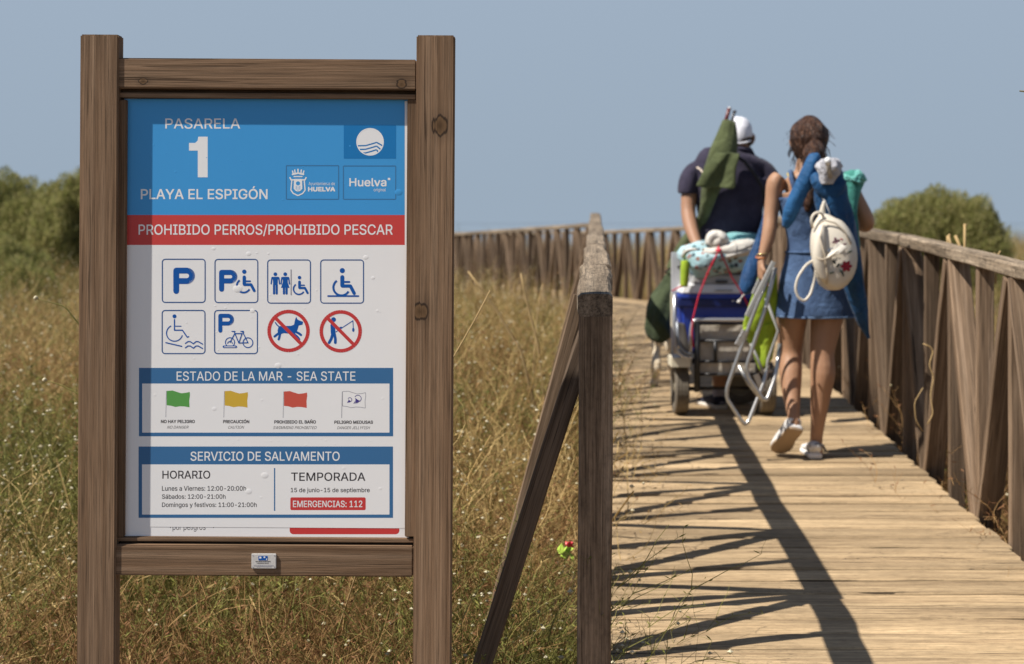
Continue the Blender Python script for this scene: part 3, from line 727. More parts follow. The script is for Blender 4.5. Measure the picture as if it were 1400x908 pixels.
# air blisters under the vinyl: small low domes
def blisters():
    rr = random.Random(5); V, Fc = [], []
    spots = [(206, 212, 3.5), (210, 198, 2), (240, 235, 2), (545, 263, 6), (325, 395, 7), (362, 650, 6), (340, 672, 5.5), (357, 680, 2.5), (293, 559, 4), (358, 547, 2.6), (212, 540, 2.5), (523, 545, 2.5), (500, 352, 4), (345, 425, 4), (380, 500, 5), (510, 380, 3), (516, 425, 2.5), (470, 640, 3), (292, 340, 3), (340, 347, 4), (520, 668, 3)]
    for _ in range(70): spots.append((rr.uniform(205, 548), rr.choice([rr.uniform(185, 290), rr.uniform(338, 500), rr.uniform(600, 609)]), rr.uniform(.8, 1.9)))
    return spots
for mt, sel in ((WHT, lambda y: y > 337), (BLU, lambda y: y < 292)):
    V, Fc = [], []
    for x, y, r in [s for s in blisters() if sel(s[1])]:
        b = len(V); rg = [(1, -.00003), (.8, .00014), (.45, .00026)]
        for q, h_ in rg:
            for a in range(10): u, w_ = S2(x+r*q*math.cos(.6283*a), y+r*q*.8*math.sin(.6283*a)); V.append((u, -h_*r/4, w_))
        u, w_ = S2(x, y); V.append((u, -.0003*r/4, w_)); c = len(V)-1
        for l in (0, 1):
            for a in range(10): Fc.append((b+l*10+a, b+l*10+(a+1) % 10, b+(l+1)*10+(a+1) % 10, b+(l+1)*10+a))
        for a in range(10): Fc.append((b+20+a, b+20+(a+1) % 10, c))
    me = mesh('air_blisters', V, Fc, mt, True)
    if me.polygons[0].normal.y > 0: me.flip_normals()
    o = sput('air_blisters', me, sheet, (0, -D1-.00002, 0)); o['kind'] = 'stuff'
# small maker's plate on the lower rail
plate = slab('maker_plate', 346.5, 753.5, 380, 774, .0215, .0255, plain('plate_enamel', (.62, .60, .58), .45, bump=.2), sign, bev=.0012)
def pl(p):
    p.rect(356, 756.5, 368.5, 762.5, PBL); p.rect(357.3, 757.5, 360, 760, LW); p.rect(363, 757.3, 365.3, 759.2, LW); p.rect(366.6, 760, 367.8, 762, LW)
    for yy, x0, x1 in ((764, 352, 372.5), (766.3, 354, 370), (769.5, 349.5, 377), (770.8, 353, 374)):
        x = x0
        while x < x1: l = random.uniform(.8, 2.4); p.rect(x, yy-.45, min(x+l, x1), yy+.4, GRY if yy > 768 else BLK); x += l+.4
    for cx, cy in ((348.7, 756), (377.6, 756), (348.7, 771.6), (377.6, 771.6)): p.disc(cx, cy, .8, GRY, 8)
pp = Pic(); pl(pp); pobj = sput('plate_print', mesh('plate_print', pp.v, pp.f, pp.m, idx=pp.i), plate, Vector((0, -.0259, 0))-plate.location)

# ------------------------------------------------------------------ people
def skin(name, c):
    n = N(name); v = n.coords(rnd=False)
    n.color(n.mix(tuple(x*.88 for x in c), tuple(x*1.1 for x in c), n.noise(v, 14, 4, .6))); n.rough(.55)
    n.b.inputs['Specular IOR Level'].default_value = .35; n.b.inputs['Subsurface Weight'].default_value = .08
    n.b.inputs['Subsurface Radius'].default_value = (.02, .008, .004); n.bump(n.noise(v, 160, 3, .6), .12, .002); return n.m
SKINM = skin('tanned_skin_man', (.34, .185, .115)); SKINW = skin('tanned_skin_woman', (.36, .20, .12))
def hand(bm, W, D, Nn, side, k=1.0, curl=1.1, b=Vector()):
    """palm plus four separate curled fingers and a thumb. W wrist, D along the hand, Nn palm normal, side = thumb side"""
    W, D, Nn, side = Vector(W), Vector(D).normalized(), Vector(Nn).normalized(), Vector(side).normalized()
    add_loft(bm, [(W-b, .024*k, .02*k), (W+D*.03*k-b, .034*k, .018*k), (W+D*.07*k-b, .041*k, .015*k), (W+D*.092*k-b, .038*k, .012*k)], 10, Nn)
    for i, (off, ln) in enumerate(((.029, .070), (.0097, .078), (-.0097, .073), (-.029, .057))):
        p = W+D*.085*k+side*off*k; d = D.copy(); pts = [(p-b, .0092*k, .0092*k)]; ax = D.cross(Nn)
        for j, f in enumerate((.45, .32, .23)):
            a = curl*(.45+.38*j)*(1+.06*i); dj = D*math.cos(a)+Nn*math.sin(a)
            p = p+dj*ln*f*k; pts.append((p-b, (.0088-.0012*j)*k, (.0088-.0012*j)*k))
        add_loft(bm, pts, 8, side)
    p = W+D*.028*k+side*.028*k; pts = [(p-b, .012*k, .012*k)]
    for j, v in enumerate((side*.7+D*.6+Nn*.25, side*.1+D*.7+Nn*.6, D*.4+Nn*.8-side*.4)):
        p = p+v.normalized()*(.030-.004*j)*k; pts.append((p-b, (.0105-.001*j)*k, (.0105-.001*j)*k))
    add_loft(bm, pts, 8, D.cross(side))
def body(name, parent, lofts, extra, mat, voxel=.0058):
    b = wloc(parent); bm = bmesh.new()
    for rows in lofts:
        s = [(Vector(a)-b, c, d) for a, c, d in secs_px(rows)]
        add_loft(bm, subdiv_secs(s, 3), 16)
    for rows, ref in extra.get('w', []):
        add_loft(bm, subdiv_secs([(Vector(a)-b, c, d) for a, c, d in rows], 3), 14, Vector(ref))
    for h in extra.get('hands', []): hand(bm, *h, b=b)
    bmesh.ops.recalc_face_normals(bm, faces=bm.faces[:])
    o = put(name, bm_mesh(name, bm, mat, True), parent, b); finish_body(o, voxel, 3); return o

YM = 8.3; zm = zd(8.2)
man = empty('person', (P(995, 556, YM).x, YM, zm), 'man in white cap and dark navy polo shirt pulling the loaded beach cart', 'person')
MH = P(1011, 190, YM+.03)
# the foot that shows below the cart, the other one a step ahead
fl = Vector((P(984, 548, YM).x, YM-.02, zm)); fr = Vector((P(1022, 548, YM).x, YM+.5, zd(YM+.5)))
body('body', man, [
    [(1013, 214, 8.31, 12, .05), (1008, 222, 8.3, 28, .075), (1000, 233, 8.3, 47, .10), (998, 252, 8.3, 48, .11), (998, 280, 8.3, 43, .11), (999, 310, 8.3, 40, .105), (1000, 335, 8.3, 39, .105), (1000, 360, 8.3, 41, .12), (1000, 388, 8.3, 40, .12)],
    [(1013, 226, 8.31, 13, .058), (1013, 212, 8.32, 12.5, .056), (1012, 198, 8.34, 12.5, .058)],
    [(1012, 208, 8.37, 9, .05), (1011, 203, 8.365, 13, .082), (1011, 194, 8.36, 15.2, .098), (1010, 183, 8.36, 17, .105), (1010, 173, 8.355, 16.5, .1), (1009.5, 165, 8.35, 12, .075), (1009, 161.5, 8.35, 5, .03)],
    [(948, 232, 8.3, 8, .04), (945, 245, 8.3, 12, .056), (942, 268, 8.29, 11, .05), (941, 290, 8.26, 10, .044), (944, 308, 8.2, 9.8, .042), (950, 327, 8.12, 8, .034), (956, 340, 8.06, 6.6, .026)],
    [(1049, 236, 8.3, 8, .04), (1052, 248, 8.3, 12, .056), (1054, 270, 8.29, 11, .05), (1054, 292, 8.26, 10, .044), (1050, 308, 8.2, 9.8, .042), (1043, 324, 8.12, 8, .034), (1036, 336, 8.06, 6.6, .026)],
    [(983, 380, 8.3, 19, .10), (983, 420, 8.31, 18, .09), (984, 455, 8.33, 15, .075), (984, 476, 8.34, 13, .062), (984, 500, 8.30, 13, .06), (984, 520, 8.27, 10, .045), (984, 540, 8.27, 8.3, .036), (984, 549, 8.27, 8, .036)],
    [(1017, 380, 8.3, 19, .10), (1019, 415, 8.36, 18, .09), (1021, 448, 8.45, 15, .075), (1021, 468, 8.52, 13, .062), (1021, 490, 8.6, 12.5, .06), (1021, 510, 8.68, 10, .045), (1021, 528, 8.76, 8.3, .036), (1021, 538, 8.78, 8, .036)]],
    {'w': [([(MH+Vector((0, .10, -.02)), .014, .012), (MH+Vector((0, .125, -.04)), .016, .014), (MH+Vector((0, .115, -.058)), .018, .01)], (1, 0, 0))],
     'hands': [(P(957, 341, 8.05), (.45, -.25, -.8), (.8, .2, .5), (0, -1, .1), 1.0, 1.3), (P(1035, 337, 8.05), (-.45, -.25, -.8), (-.8, .2, .5), (0, -1, .1), 1.0, 1.3)]}, SKINM)
def ears(parent, c, hw, mat):
    for q in (-1, 1):
        c0 = c+Vector((q*hw, .01, 0)); b = wloc(parent)
        loft('ear', [(c0+Vector((0, 0, -.03)), .006, .010), (c0+Vector((q*.008, -.004, -.012)), .009, .016), (c0+Vector((q*.012, -.008, .012)), .009, .019), (c0+Vector((q*.004, 0, .03)), .005, .010)], mat, parent, px=False, n=10)
ears(man, MH, .070, SKINM)
def face(parent, c, mat):
    EYE = plain('eye_white', (.7, .68, .65), .2); LIP = plain('lips', (.38, .13, .10), .5)
    for q in (-1, 1): loft('eye', [(c+Vector((q*.032-.012, .098, .0)), .002, .002), (c+Vector((q*.032, .102, 0)), .007, .006), (c+Vector((q*.032+.012, .098, 0)), .002, .002)], EYE, parent, px=False, n=8, ref=Vector((0, 1, 0)))
    loft('mouth', [(c+Vector((-.024, .090, -.068)), .002, .003), (c+Vector((0, .10, -.068)), .006, .006), (c+Vector((.024, .090, -.068)), .002, .003)], LIP, parent, px=False, n=8)
face(man, MH+Vector((0, .0, -.01)), SKINM)
HAIRM = N('short_dark_hair'); v_ = HAIRM.coords((60, 60, 12), rnd=False); HAIRM.color(HAIRM.ramp(HAIRM.noise(v_, 3, 4, .7), [(.3, (.012, .008, .006)), (.7, (.06, .04, .03))])); HAIRM.rough(.7); HAIRM.bump(HAIRM.noise(v_, 5, 3, .7), .6, .006)
loft('hair', [(1012, 204, 8.335, 12, .055), (1011.5, 199, 8.34, 16, .092), (1011, 192, 8.345, 17.2, .107), (1010, 184, 8.35, 17.4, .106)], HAIRM.m, man, n=24)
CAPM = cloth('white_cap_cloth', (.78, .78, .84), weave=700, fold=.25)
cap = loft('cap', [(1011, 191.5, 8.345, 16.8, .108), (1010.5, 190, 8.345, 18, .116), (1010, 183, 8.345, 18.3, .118), (1009.5, 173, 8.345, 17.2, .11), (1009, 165, 8.345, 12.5, .082), (1008.5, 160.5, 8.345, 5.5, .036), (1008.5, 159.8, 8.345, 1.5, .01)], CAPM, man, n=28)
visor = loft('cap_visor', [(P(1010, 189, 8.43), .065, .003), (P(1010, 189.5, 8.48), .070, .003), (P(1010, 191.5, 8.53), .050, .003), (P(1010, 192, 8.545), .02, .003)], CAPM, man, px=False, n=20, ref=Vector((0, 0, 1)))
tube('cap_strap', [P(996, 192.5, 8.25), P(1003, 195, 8.232), P(1011, 196, 8.226), P(1019, 195, 8.232), P(1026, 192.5, 8.25)], .006, CAPM, man)
NAVY = cloth('navy_polo_cloth', (.030, .026, .046), (.050, .044, .075), weave=900, fold=.7, fscale=7, rough=.95)
shirt = loft('polo_shirt', [
    [(1013, 203, 8.32, 14, .062), (1012, 209, 8.315, 16, .07), (1009, 215, 8.31, 30, .085), (1005, 223, 8.3, 44, .10), (1000, 233, 8.3, 52, .118), (998, 250, 8.3, 53, .128), (998, 280, 8.3, 46, .128), (999, 310, 8.3, 43, .125), (1000, 335, 8.3, 42, .124), (1000, 362, 8.3, 44, .134), (1000, 372, 8.3, 43.5, .132)],
    [(948, 240, 8.3, 6, .05), (962, 231, 8.3, 10, .08), (985, 222, 8.3, 11, .09), (1012, 217, 8.3, 11, .09), (1034, 226, 8.3, 11, .08), (1050, 240, 8.3, 6, .05)],
    [(962, 228, 8.3, 10, .05), (950, 234, 8.3, 13, .07), (943, 246, 8.3, 14.5, .073), (940, 261, 8.295, 14, .068), (939.5, 265, 8.295, 13, .062)],
    [(1034, 226, 8.3, 12, .06), (1046, 234, 8.3, 13, .07), (1053, 248, 8.3, 14.5, .073), (1055, 263, 8.295, 14, .068), (1055, 268, 8.295, 13, .062)]], NAVY, man, n=28, remesh=.007, smooth=5, fold=.006)
loft('collar', [(1013, 212, 8.31, 19, .078), (1013, 206, 8.318, 16.2, .071), (1013, 203.5, 8.32, 15, .067)], NAVY, man, n=24)
SHORT = cloth('grey_shorts_cloth', (.13, .13, .15))
loft('shorts', [[(1000, 362, 8.3, 42.5, .128), (1000, 385, 8.3, 43, .132), (1000, 398, 8.3, 42, .13)],
    [(982, 385, 8.3, 21, .12), (982, 420, 8.31, 22, .115), (982, 452, 8.33, 22, .11)],
    [(1018, 385, 8.3, 21, .12), (1020, 418, 8.37, 22, .115), (1021, 446, 8.44, 22, .11)]], SHORT, man, remesh=.009)
WSOLE = plain('shoe_sole', (.62, .58, .52), .7, bump=.2); NSHOE = cloth('navy_shoe_canvas', (.018, .022, .045)); SOCK = cloth('grey_sock', (.30, .30, .40)); 
def shoe(parent, heel, dirv, upm, solem, L=.28, W=.05, name='shoe', pitch=0.0, low=False, up=None):
    """canvas shoe: heel point on the ground, dirv = towards the toe"""
    d = Vector(dirv).normalized(); M = Vector((0, 0, 1)); s = d.cross(M).normalized(); u = s.cross(d).normalized()
    b = wloc(parent); q = lambda a, h: Vector(heel)+d*a*L+u*h
    hs = [(0.0, .55), (.04, .78), (.2, .85), (.42, .82), (.68, 1.03), (.85, .95), (.96, .65), (1.0, .3)]
    loft('sole', [(q(a, .013), w_*W, .013) for a, w_ in hs], solem, parent, px=False, n=16, ref=u, power=.55, k=2)
    top = [(0.01, .5, .045), (.06, .72, .06), (.2, .78, .062), (.36, .76, .052), (.55, .82, .040), (.75, .9, .030), (.9, .75, .022), (.97, .4, .014)]
    loft(name, [(q(a, .018+h*.5), w_*W, h*.62 if not low else h*.5) for a, w_, h in top], upm, parent, px=False, n=16, ref=u, k=2)
shoe(man, fl+Vector((0, -.05, 0)), (-.28, 1, 0), NSHOE, WSOLE, .29, .052); shoe(man, fr+Vector((0, -.05, 0)), (.1, 1, 0), NSHOE, WSOLE, .29, .052)
loft('sock', [(984, 531, 8.27, 9.5, .042), (984, 540, 8.27, 9.6, .042), (984, 549, 8.275, 9.5, .045)], SOCK, man); loft('sock', [(1021, 524, 8.75, 9.2, .042), (1021, 532, 8.77, 9, .042), (1021, 540, 8.785, 9, .045)], SOCK, man)

# long green parasol bag slung over the man's back
GREEN = cloth('olive_canvas', (.060, .075, .030), (.105, .125, .055), weave=600, fold=.9, fscale=9)
GREEND = cloth('dark_green_canvas', (.035, .05, .025), (.07, .09, .045), weave=600, fold=1.0, fscale=8)
YB = 8.08
pb = empty('parasol_bag', P(975, 260, YB), 'olive green parasol bag slung over the back of the man', 'bag')
loft('bag_sleeve', [(997, 166, 8.12, 9, .03), (993, 190, 8.10, 15, .045), (988, 212, 8.08, 19, .055), (980, 235, 8.09, 18, .055), (972, 258, 8.13, 13, .045), (966, 280, 8.17, 9, .035), (961, 298, 8.24, 8, .03), (953, 318, 8.38, 13, .045), (938, 345, 8.48, 15, .055), (925, 372, 8.5, 16, .06)], GREEN, pb, n=26, fold=.035, seed=3)
def sheet_cloth(name, quad, mat, parent, th=.008, n=9, wob=.012, seed=0, Yb=.0):
    """cloth panel from 4 px corners (px, py, Y), folded in depth, with real thickness"""
    rr = random.Random(seed); c = [P(*q) for q in quad]; b = wloc(parent); V = []; ph = rr.uniform(0, 6)
    for j in range(n+1):
        for i in range(n+1):
            u, v = i/n, j/n; p = c[0].lerp(c[1], u).lerp(c[3].lerp(c[2], u), v)
            p += Vector((.4*wob*math.sin(7*v+ph), wob*(math.sin(9*u+ph+2*v)+.6*math.sin(5*v+3*u+ph)), .35*wob*math.sin(11*u+ph)))
            V.append(p-b)
    Fc = [(j*(n+1)+i, j*(n+1)+i+1, (j+1)*(n+1)+i+1, (j+1)*(n+1)+i) for j in range(n) for i in range(n)]
    o = put(name, mesh(name, V, Fc, mat, True), parent, b)
    m = o.modifiers.new('thick', 'SOLIDIFY'); m.thickness = th; m.offset = 0
    s = o.modifiers.new('sub', 'SUBSURF'); s.levels = s.render_levels = 1; return o
sheet_cloth('bag_flap', [(978, 208, 8.02), (1010, 209, 8.0), (1004, 258, 7.99), (949, 256, 8.03)], GREEN, pb, seed=4)
RODR = plain('dark_red_rod', (.12, .02, .02), .4); RODK = plain('dark_grey_rod', (.05, .05, .06), .35)
tube('pole', [P(990, 175, 8.12), P(997, 148, 8.11)], .011, RODR, pb); tube('pole', [P(998, 178, 8.12), P(1004, 152, 8.11)], .008, RODK, pb)
tube('pole_tip', [P(997, 150, 8.11), P(998, 146.5, 8.11)], .010, plain('pale_rod_tip', (.5, .5, .52), .4), pb); tube('pole_tip', [P(1004, 154, 8.11), P(1004.7, 151, 8.11)], .010, RODK, pb)
tube('carry_strap', [P(1006, 213, 8.14), P(1018, 221, 8.155), P(1033, 240, 8.16), P(1042, 256, 8.17), P(1047, 272, 8.2)], .010, plain('black_webbing', (.015, .014, .018), .8), pb)
tube('piping', [P(953, 229, 8.22), P(958, 232, 8.2), P(962, 238, 8.16), P(962, 244, 8.13)], .006, plain('pale_piping', (.5, .42, .35), .8), pb)
# the foot of the bag hangs beside the cart
gb = empty('green_bag', P(910, 460, 8.38), 'dark green cloth bag hanging on the left side of the cart', 'bag')
loft('bag_body', [(928, 366, 8.44, 6, .03), (921, 382, 8.42, 14, .05), (915, 405, 8.40, 20, .075), (908, 430, 8.38, 24, .09), (907, 445, 8.38, 24, .09), (910, 458, 8.38, 20, .08), (913, 463, 8.38, 10, .05)], GREEND, gb, n=36, fold=.085, seed=9)
tube('drawstring', [P(910, 372, 8.40), P(918, 366, 8.3), P(928, 365, 8.12), P(938, 358, 8.0)], .005, plain('black_cord', (.02, .02, .02), .8), gb)

# the dog: one hind leg shows below the green bag
FUR = N('cream_fur'); vf = FUR.coords((30, 30, 8), rnd=False); FUR.color(FUR.ramp(FUR.noise(vf, 3, 4, .7), [(.3, (.58, .46, .31)), (.7, (.85, .75, .58))])); FUR.rough(.9); FUR.bump(FUR.noise(vf, 4, 4, .7), .8, .012)
YD = 9.3; zdg = zd(9.3)
dx = P(897, 0, YD).x
dog = empty('dog', (dx+.05, YD+.2, zdg), 'cream coated dog whose hind leg shows below the green bag', 'dog')
DK = .76
def dg(x, y, z): return Vector((dx+.055+x*DK+y*DK*.115, YD+y*DK, zdg+z*DK))
bm = bmesh.new(); b0 = wloc(dog)
L = lambda rows, ref=(0, 0, 1): add_loft(bm, subdiv_secs([(p-b0, a*DK, c*DK) for p, a, c in rows], 3), 14, Vector(ref))
L([(dg(0, .0, .47), .05, .06), (dg(0, .06, .47), .095, .10), (dg(0, .22, .46), .10, .10), (dg(0, .42, .44), .115, .13), (dg(0, .58, .46), .11, .14), (dg(0, .68, .50), .08, .10), (dg(0, .76, .47), .06, .07), (dg(0, .84, .42), .058, .065)])
L([(dg(0, .84, .46), .05, .05), (dg(0, .91, .44), .062, .065), (dg(0, .98, .41), .05, .05), (dg(0, 1.05, .36), .032, .032), (dg(0, 1.11, .33), .025, .025)])
for q in (-1, 1): L([(dg(q*.05, .89, .50), .02, .01), (dg(q*.075, .89, .45), .025, .01), (dg(q*.08, .9, .40), .014, .008)], (0, 1, 0))
for q, st in ((-1, -.10), (1, .14)):      # hind legs: thigh, knee forward, hock backward, shank, paw
    L([(dg(q*.06, .08, .46), .055, .09), (dg(q*.07, .13+st*.3, .34), .045, .07), (dg(q*.07, .10+st*.6, .25), .032, .042), (dg(q*.07, -.01+st, .18), .044, .046), (dg(q*.075, -.01+st, .10), .036, .038), (dg(q*.08, .0+st, .04), .036, .036), (dg(q*.085, .0+st, .012), .036, .04)], (0, 1, 0))
    L([(dg(q*.09, -.05+st, .025), .034, .022), (dg(q*.09, .01+st, .026), .044, .026), (dg(q*.09, .05+st, .018), .03, .016)], (0, 0, 1))
for q, st in ((-1, .1), (1, -.06)):
    L([(dg(q*.075, .6, .42), .05, .07), (dg(q*.08, .59+st*.4, .28), .032, .036), (dg(q*.08, .6+st*.8, .15), .023, .024), (dg(q*.08, .6+st, .05), .022, .022), (dg(q*.08, .61+st, .012), .025, .027)], (0, 1, 0))
    L([(dg(q*.08, .58+st, .02), .02, .016), (dg(q*.08, .64+st, .02), .03, .02), (dg(q*.08, .68+st, .014), .022, .012)], (0, 0, 1))
L([(dg(0, .03, .50), .03, .03), (dg(.0, -.05, .44), .026, .028), (dg(.02, -.10, .34), .022, .026), (dg(.03, -.10, .27), .006, .008)], (0, 1, 0))
bmesh.ops.recalc_face_normals(bm, faces=bm.faces[:])
finish_body(put('body', bm_mesh('body', bm, FUR.m, True), dog, b0), .008, 3)

# ------------------------------------------------------------------ woman
YW = 6.83; zw = zd(YW)
woman = empty('person', (P(1105, 625, YW).x, YW, zw), 'woman in denim pinafore dress walking away with a folded chair', 'person')
WH = P(1105, 192, YW)
body('body', woman, [
    [(1098, 233, 6.83, 13, .04), (1100, 240, 6.83, 32, .06), (1108, 250, 6.83, 47, .08), (1111, 270, 6.83, 45, .095), (1112, 295, 6.83, 38, .09), (1112, 325, 6.83, 33, .085), (1113, 350, 6.83, 36, .09), (1114, 380, 6.84, 43, .11), (1114, 410, 6.84, 44, .115)],
    [(1099, 244, 6.83, 15, .05), (1100, 230, 6.84, 12.5, .05), (1103, 212, 6.86, 12, .05)],
    [(1106, 220, 6.88, 7, .04), (1106, 214, 6.87, 13, .07), (1106, 203, 6.865, 18, .088), (1105, 190, 6.86, 20.5, .098), (1105, 177, 6.855, 20, .094), (1105, 168, 6.85, 14, .068), (1105, 164, 6.85, 5, .03)],
    [(1066, 240, 6.83, 9, .04), (1060, 250, 6.83, 12, .048), (1057, 272, 6.83, 11, .043), (1054, 295, 6.82, 10, .038), (1052, 314, 6.80, 9.8, .036), (1049, 330, 6.79, 9.2, .033), (1044, 346, 6.78, 7, .025), (1041, 356, 6.77, 6.2, .02)],
    [(1152, 244, 6.84, 9, .04), (1160, 254, 6.84, 12, .048), (1170, 272, 6.82, 11, .043), (1181, 292, 6.80, 10.5, .04), (1185, 304, 6.82, 10.5, .038), (1181, 308, 6.88, 10, .034), (1172, 300, 6.97, 8.5, .028), (1166, 291, 7.04, 7, .022), (1163, 287, 7.07, 6, .02)],
    [(1086, 400, 6.84, 22, .10), (1084, 432, 6.87, 20, .085), (1082, 460, 6.90, 17.5, .07), (1081, 485, 6.90, 15.5, .058), (1081, 510, 6.86, 15.5, .058), (1082, 535, 6.82, 13, .048), (1084, 560, 6.77, 9.5, .036), (1086, 578, 6.74, 8.2, .03), (1085, 588, 6.735, 8.5, .03)],
    [(1134, 400, 6.83, 24, .10), (1131, 432, 6.82, 22.5, .085), (1127, 460, 6.81, 19, .07), (1124, 485, 6.80, 16.5, .06), (1125, 510, 6.79, 17, .062), (1122, 540, 6.80, 14, .052), (1118.5, 575, 6.81, 10, .038), (1116, 600, 6.82, 8.5, .032), (1116, 617, 6.82, 9, .034)]],
    {'w': [([(WH+Vector((0, .115, -.005)), .011, .01), (WH+Vector((0, .135, -.025)), .013, .012), (WH+Vector((0, .125, -.042)), .015, .009)], (1, 0, 0)),
           ([(P(1116, 620, 6.80), .028, .024), (P(1116, 621, 6.86), .032, .022), (P(1117, 622, 6.93), .038, .014), (P(1117, 622, 6.99), .026, .009)], (0, 0, 1))],
     'hands': [(P(1041, 357, 6.77), (-.03, -.1, -1), (.95, .1, -.1), (0, -1, 0), .92, 1.35), (P(1163, 287, 7.07), (-.6, .7, .25), (-.3, -.6, .6), (0, 0, 1), .92, 1.2)]}, SKINW)
ears(woman, WH+Vector((0, .02, -.01)), .064, SKINW); face(woman, WH+Vector((0, .02, -.02)), SKINW)
HB = N('brown_hair'); vh = HB.coords((1, 1, .22), rnd=False)
HB.color(HB.ramp(HB.noise(vh, 90, 4, .7, 1.5), [(.36, (.014, .006, .004)), (.52, (.055, .024, .014)), (.68, (.20, .095, .05))])); HB.rough(.5); HB.b.inputs['Specular IOR Level'].default_value = .3
HB.bump(HB.math('ADD', HB.noise(vh, 60, 3, .6, 1.5), HB.noise(vh, 16, 2, .5)), 1.0, .02)
hair = loft('hair', [[(1105, 163, 6.85, 6, .04), (1105, 167, 6.845, 16, .08), (1105, 177, 6.84, 23.5, .112), (1106, 190, 6.835, 26, .122), (1107, 203, 6.83, 22.5, .11), (1108, 212, 6.81, 16, .08), (1107, 220, 6.79, 10, .05), (1107, 228, 6.78, 8, .04)],
    [(1112, 200, 6.74, 12, .05), (1113, 210, 6.72, 16, .06), (1111, 221, 6.72, 13, .05), (1108, 230, 6.73, 8, .035)],
    [(1109, 224, 6.74, 9, .035), (1108, 240, 6.735, 9, .03), (1108, 255, 6.73, 9, .028), (1107, 268, 6.72, 8, .026), (1105, 280, 6.715, 6, .02), (1103, 290, 6.715, 3, .01)]], HB.m, woman, n=26, fold=.03, remesh=.006, smooth=2)
# loose strands
def strands():
    V, Fc = [], []; rr = random.Random(2); b = wloc(woman)
    for _ in range(110):
        a = rr.uniform(0, 6.28); x0, y0 = 1106+24*math.cos(a)*rr.uniform(.8, 1), 195-30*math.sin(a)*rr.uniform(.6, 1)
        p = P(x0, y0, 6.80+rr.uniform(-.09, .06)); d = Vector((math.cos(a)*.5+rr.uniform(-.4, .4), rr.uniform(-.3, .3), -.9 if y0 > 190 else rr.uniform(-.6, .3))).normalized()
        wv = Vector((.0012, .0004, .0006))
        for s in range(4):
            q = p+d*rr.uniform(.010, .018); d = (d+Vector((rr.uniform(-.4, .4), rr.uniform(-.3, .3), -.35))).normalized(); i = len(V)
            V += [p-b-wv, p-b+wv, q-b+wv, q-b-wv]; Fc.append((i, i+1, i+2, i+3)); p = q
    for _ in range(420):                                   # locks lying on the hair, running down and back
        a = rr.uniform(-1.5, 1.5); y0 = rr.uniform(163, 205); prof = [(160, 4), (166, 15), (177, 23), (190, 26), (203, 22.5), (213, 16), (224, 9)]
        dp = [(160, .03), (167, .08), (177, .112), (190, .124), (203, .12), (213, .115), (224, .10)]
        wd = rr.uniform(.0012, .0032); ln = rr.randint(5, 9); yy = y0; ph = rr.uniform(0, 6); last = None
        for s in range(ln):
            aa = a*(1-.25*max(0, (yy-200)/25))+.06*math.sin(yy*.35+ph); r1 = interp(yy, prof)+rr.uniform(.3, .9); r2 = interp(yy, dp)+.004
            q = Vector((P(1106+r1*math.sin(aa), yy, 6.83).x, 6.838-r2*math.cos(aa), P(0, yy, 6.83).z)); wv = Vector((wd*math.cos(aa), wd*math.sin(aa), 0))
            if last is not None:
                i = len(V); V += [last[0]-last[1]-b, last[0]+last[1]-b, q+wv-b, q-wv-b]; Fc.append((i, i+1, i+2, i+3))
            last = (q, wv*(1-s/ln*.6)); yy += rr.uniform(2.2, 4)
            if yy > 217: break
    put('loose_strands', mesh('loose_strands', V, Fc, HB.m), woman, b)['kind'] = 'stuff'
strands()
def denim():
    n = N('denim'); v = n.coords(rnd=False)
    f = n.noise(v, 7, 5, .65); wv = n.noise(v, 500, 2, .6); fd = n.noise(v, 12, 3, .5, 1.5)
    c = n.mix((.020, .045, .11), (.075, .135, .26), n.ramp(f, [(.3, 0.0), (.72, 1.0)])); c = n.mix(c, n.ramp(wv, [(.3, .7), (.7, 1.25)]), .8, 'MULTIPLY')
    n.color(c); n.rough(.9); n.bump(n.math('ADD', fd, n.math('MULTIPLY', wv, .08)), .6, .02); return n.m
DEN = denim()
loft('denim_dress', [[(1109, 268, 6.83, 49, .112), (1110, 285, 6.83, 44, .112), (1111, 300, 6.83, 40.5, .106), (1112, 325, 6.83, 36, .099), (1113, 345, 6.83, 38, .104), (1114, 370, 6.835, 45, .122), (1114, 400, 6.84, 50, .138), (1115, 420, 6.84, 53.5, .148), (1115, 432, 6.84, 54.5, .15)]], DEN, woman, n=40, fold=.008, seed=6)
DENL = cloth('denim_hem', (.10, .16, .27), weave=600)
loft('hem', [(1115, 430.5, 6.84, 54.9, .1515), (1115, 432, 6.84, 55.2, .152), (1115, 433.5, 6.84, 55, .1515)], DENL, woman, n=40, fold=.008, seed=6, k=1)
loft('waistband', [(1112.5, 339, 6.83, 38.8, .107), (1113, 342, 6.83, 39.3, .108), (1113, 346, 6.83, 40, .110)], DEN, woman, n=40)
for x0, x1, x2, x3 in ((1081, 1082, 1086, 1094), (1142, 1141, 1137, 1128)):
    tube('dress_strap', [P(x0, 236, 6.87), P(x0, 235, 6.82), P(x1, 244, 6.755), P(x2, 258, 6.735), P(x3, 275, 6.73)], .012, DEN, woman)
tube('bikini_strap', [P(1077, 239, 6.87), P(1077, 237.5, 6.82), P(1082, 250, 6.752), P(1089, 263, 6.735)], .004, plain('yellow_strap', (.62, .45, .06), .6), woman)
tube('bracelet', [P(1034+0, 352, 6.775)+Vector((.0+.024*math.cos(a), .022*math.sin(a), .004*math.sin(a))) + Vector((.022, 0, 0)) for a in [k*.628 for k in range(11)]], .0035, plain('orange_bracelet', (.5, .16, .04), .4), woman)
tube('bracelet', [P(1042, 347, 6.775)+Vector((.025*math.cos(a), .023*math.sin(a), .004*math.cos(a))) for a in [k*.628 for k in range(11)]], .003, plain('gold_bracelet', (.65, .5, .22), .3, .8), woman)
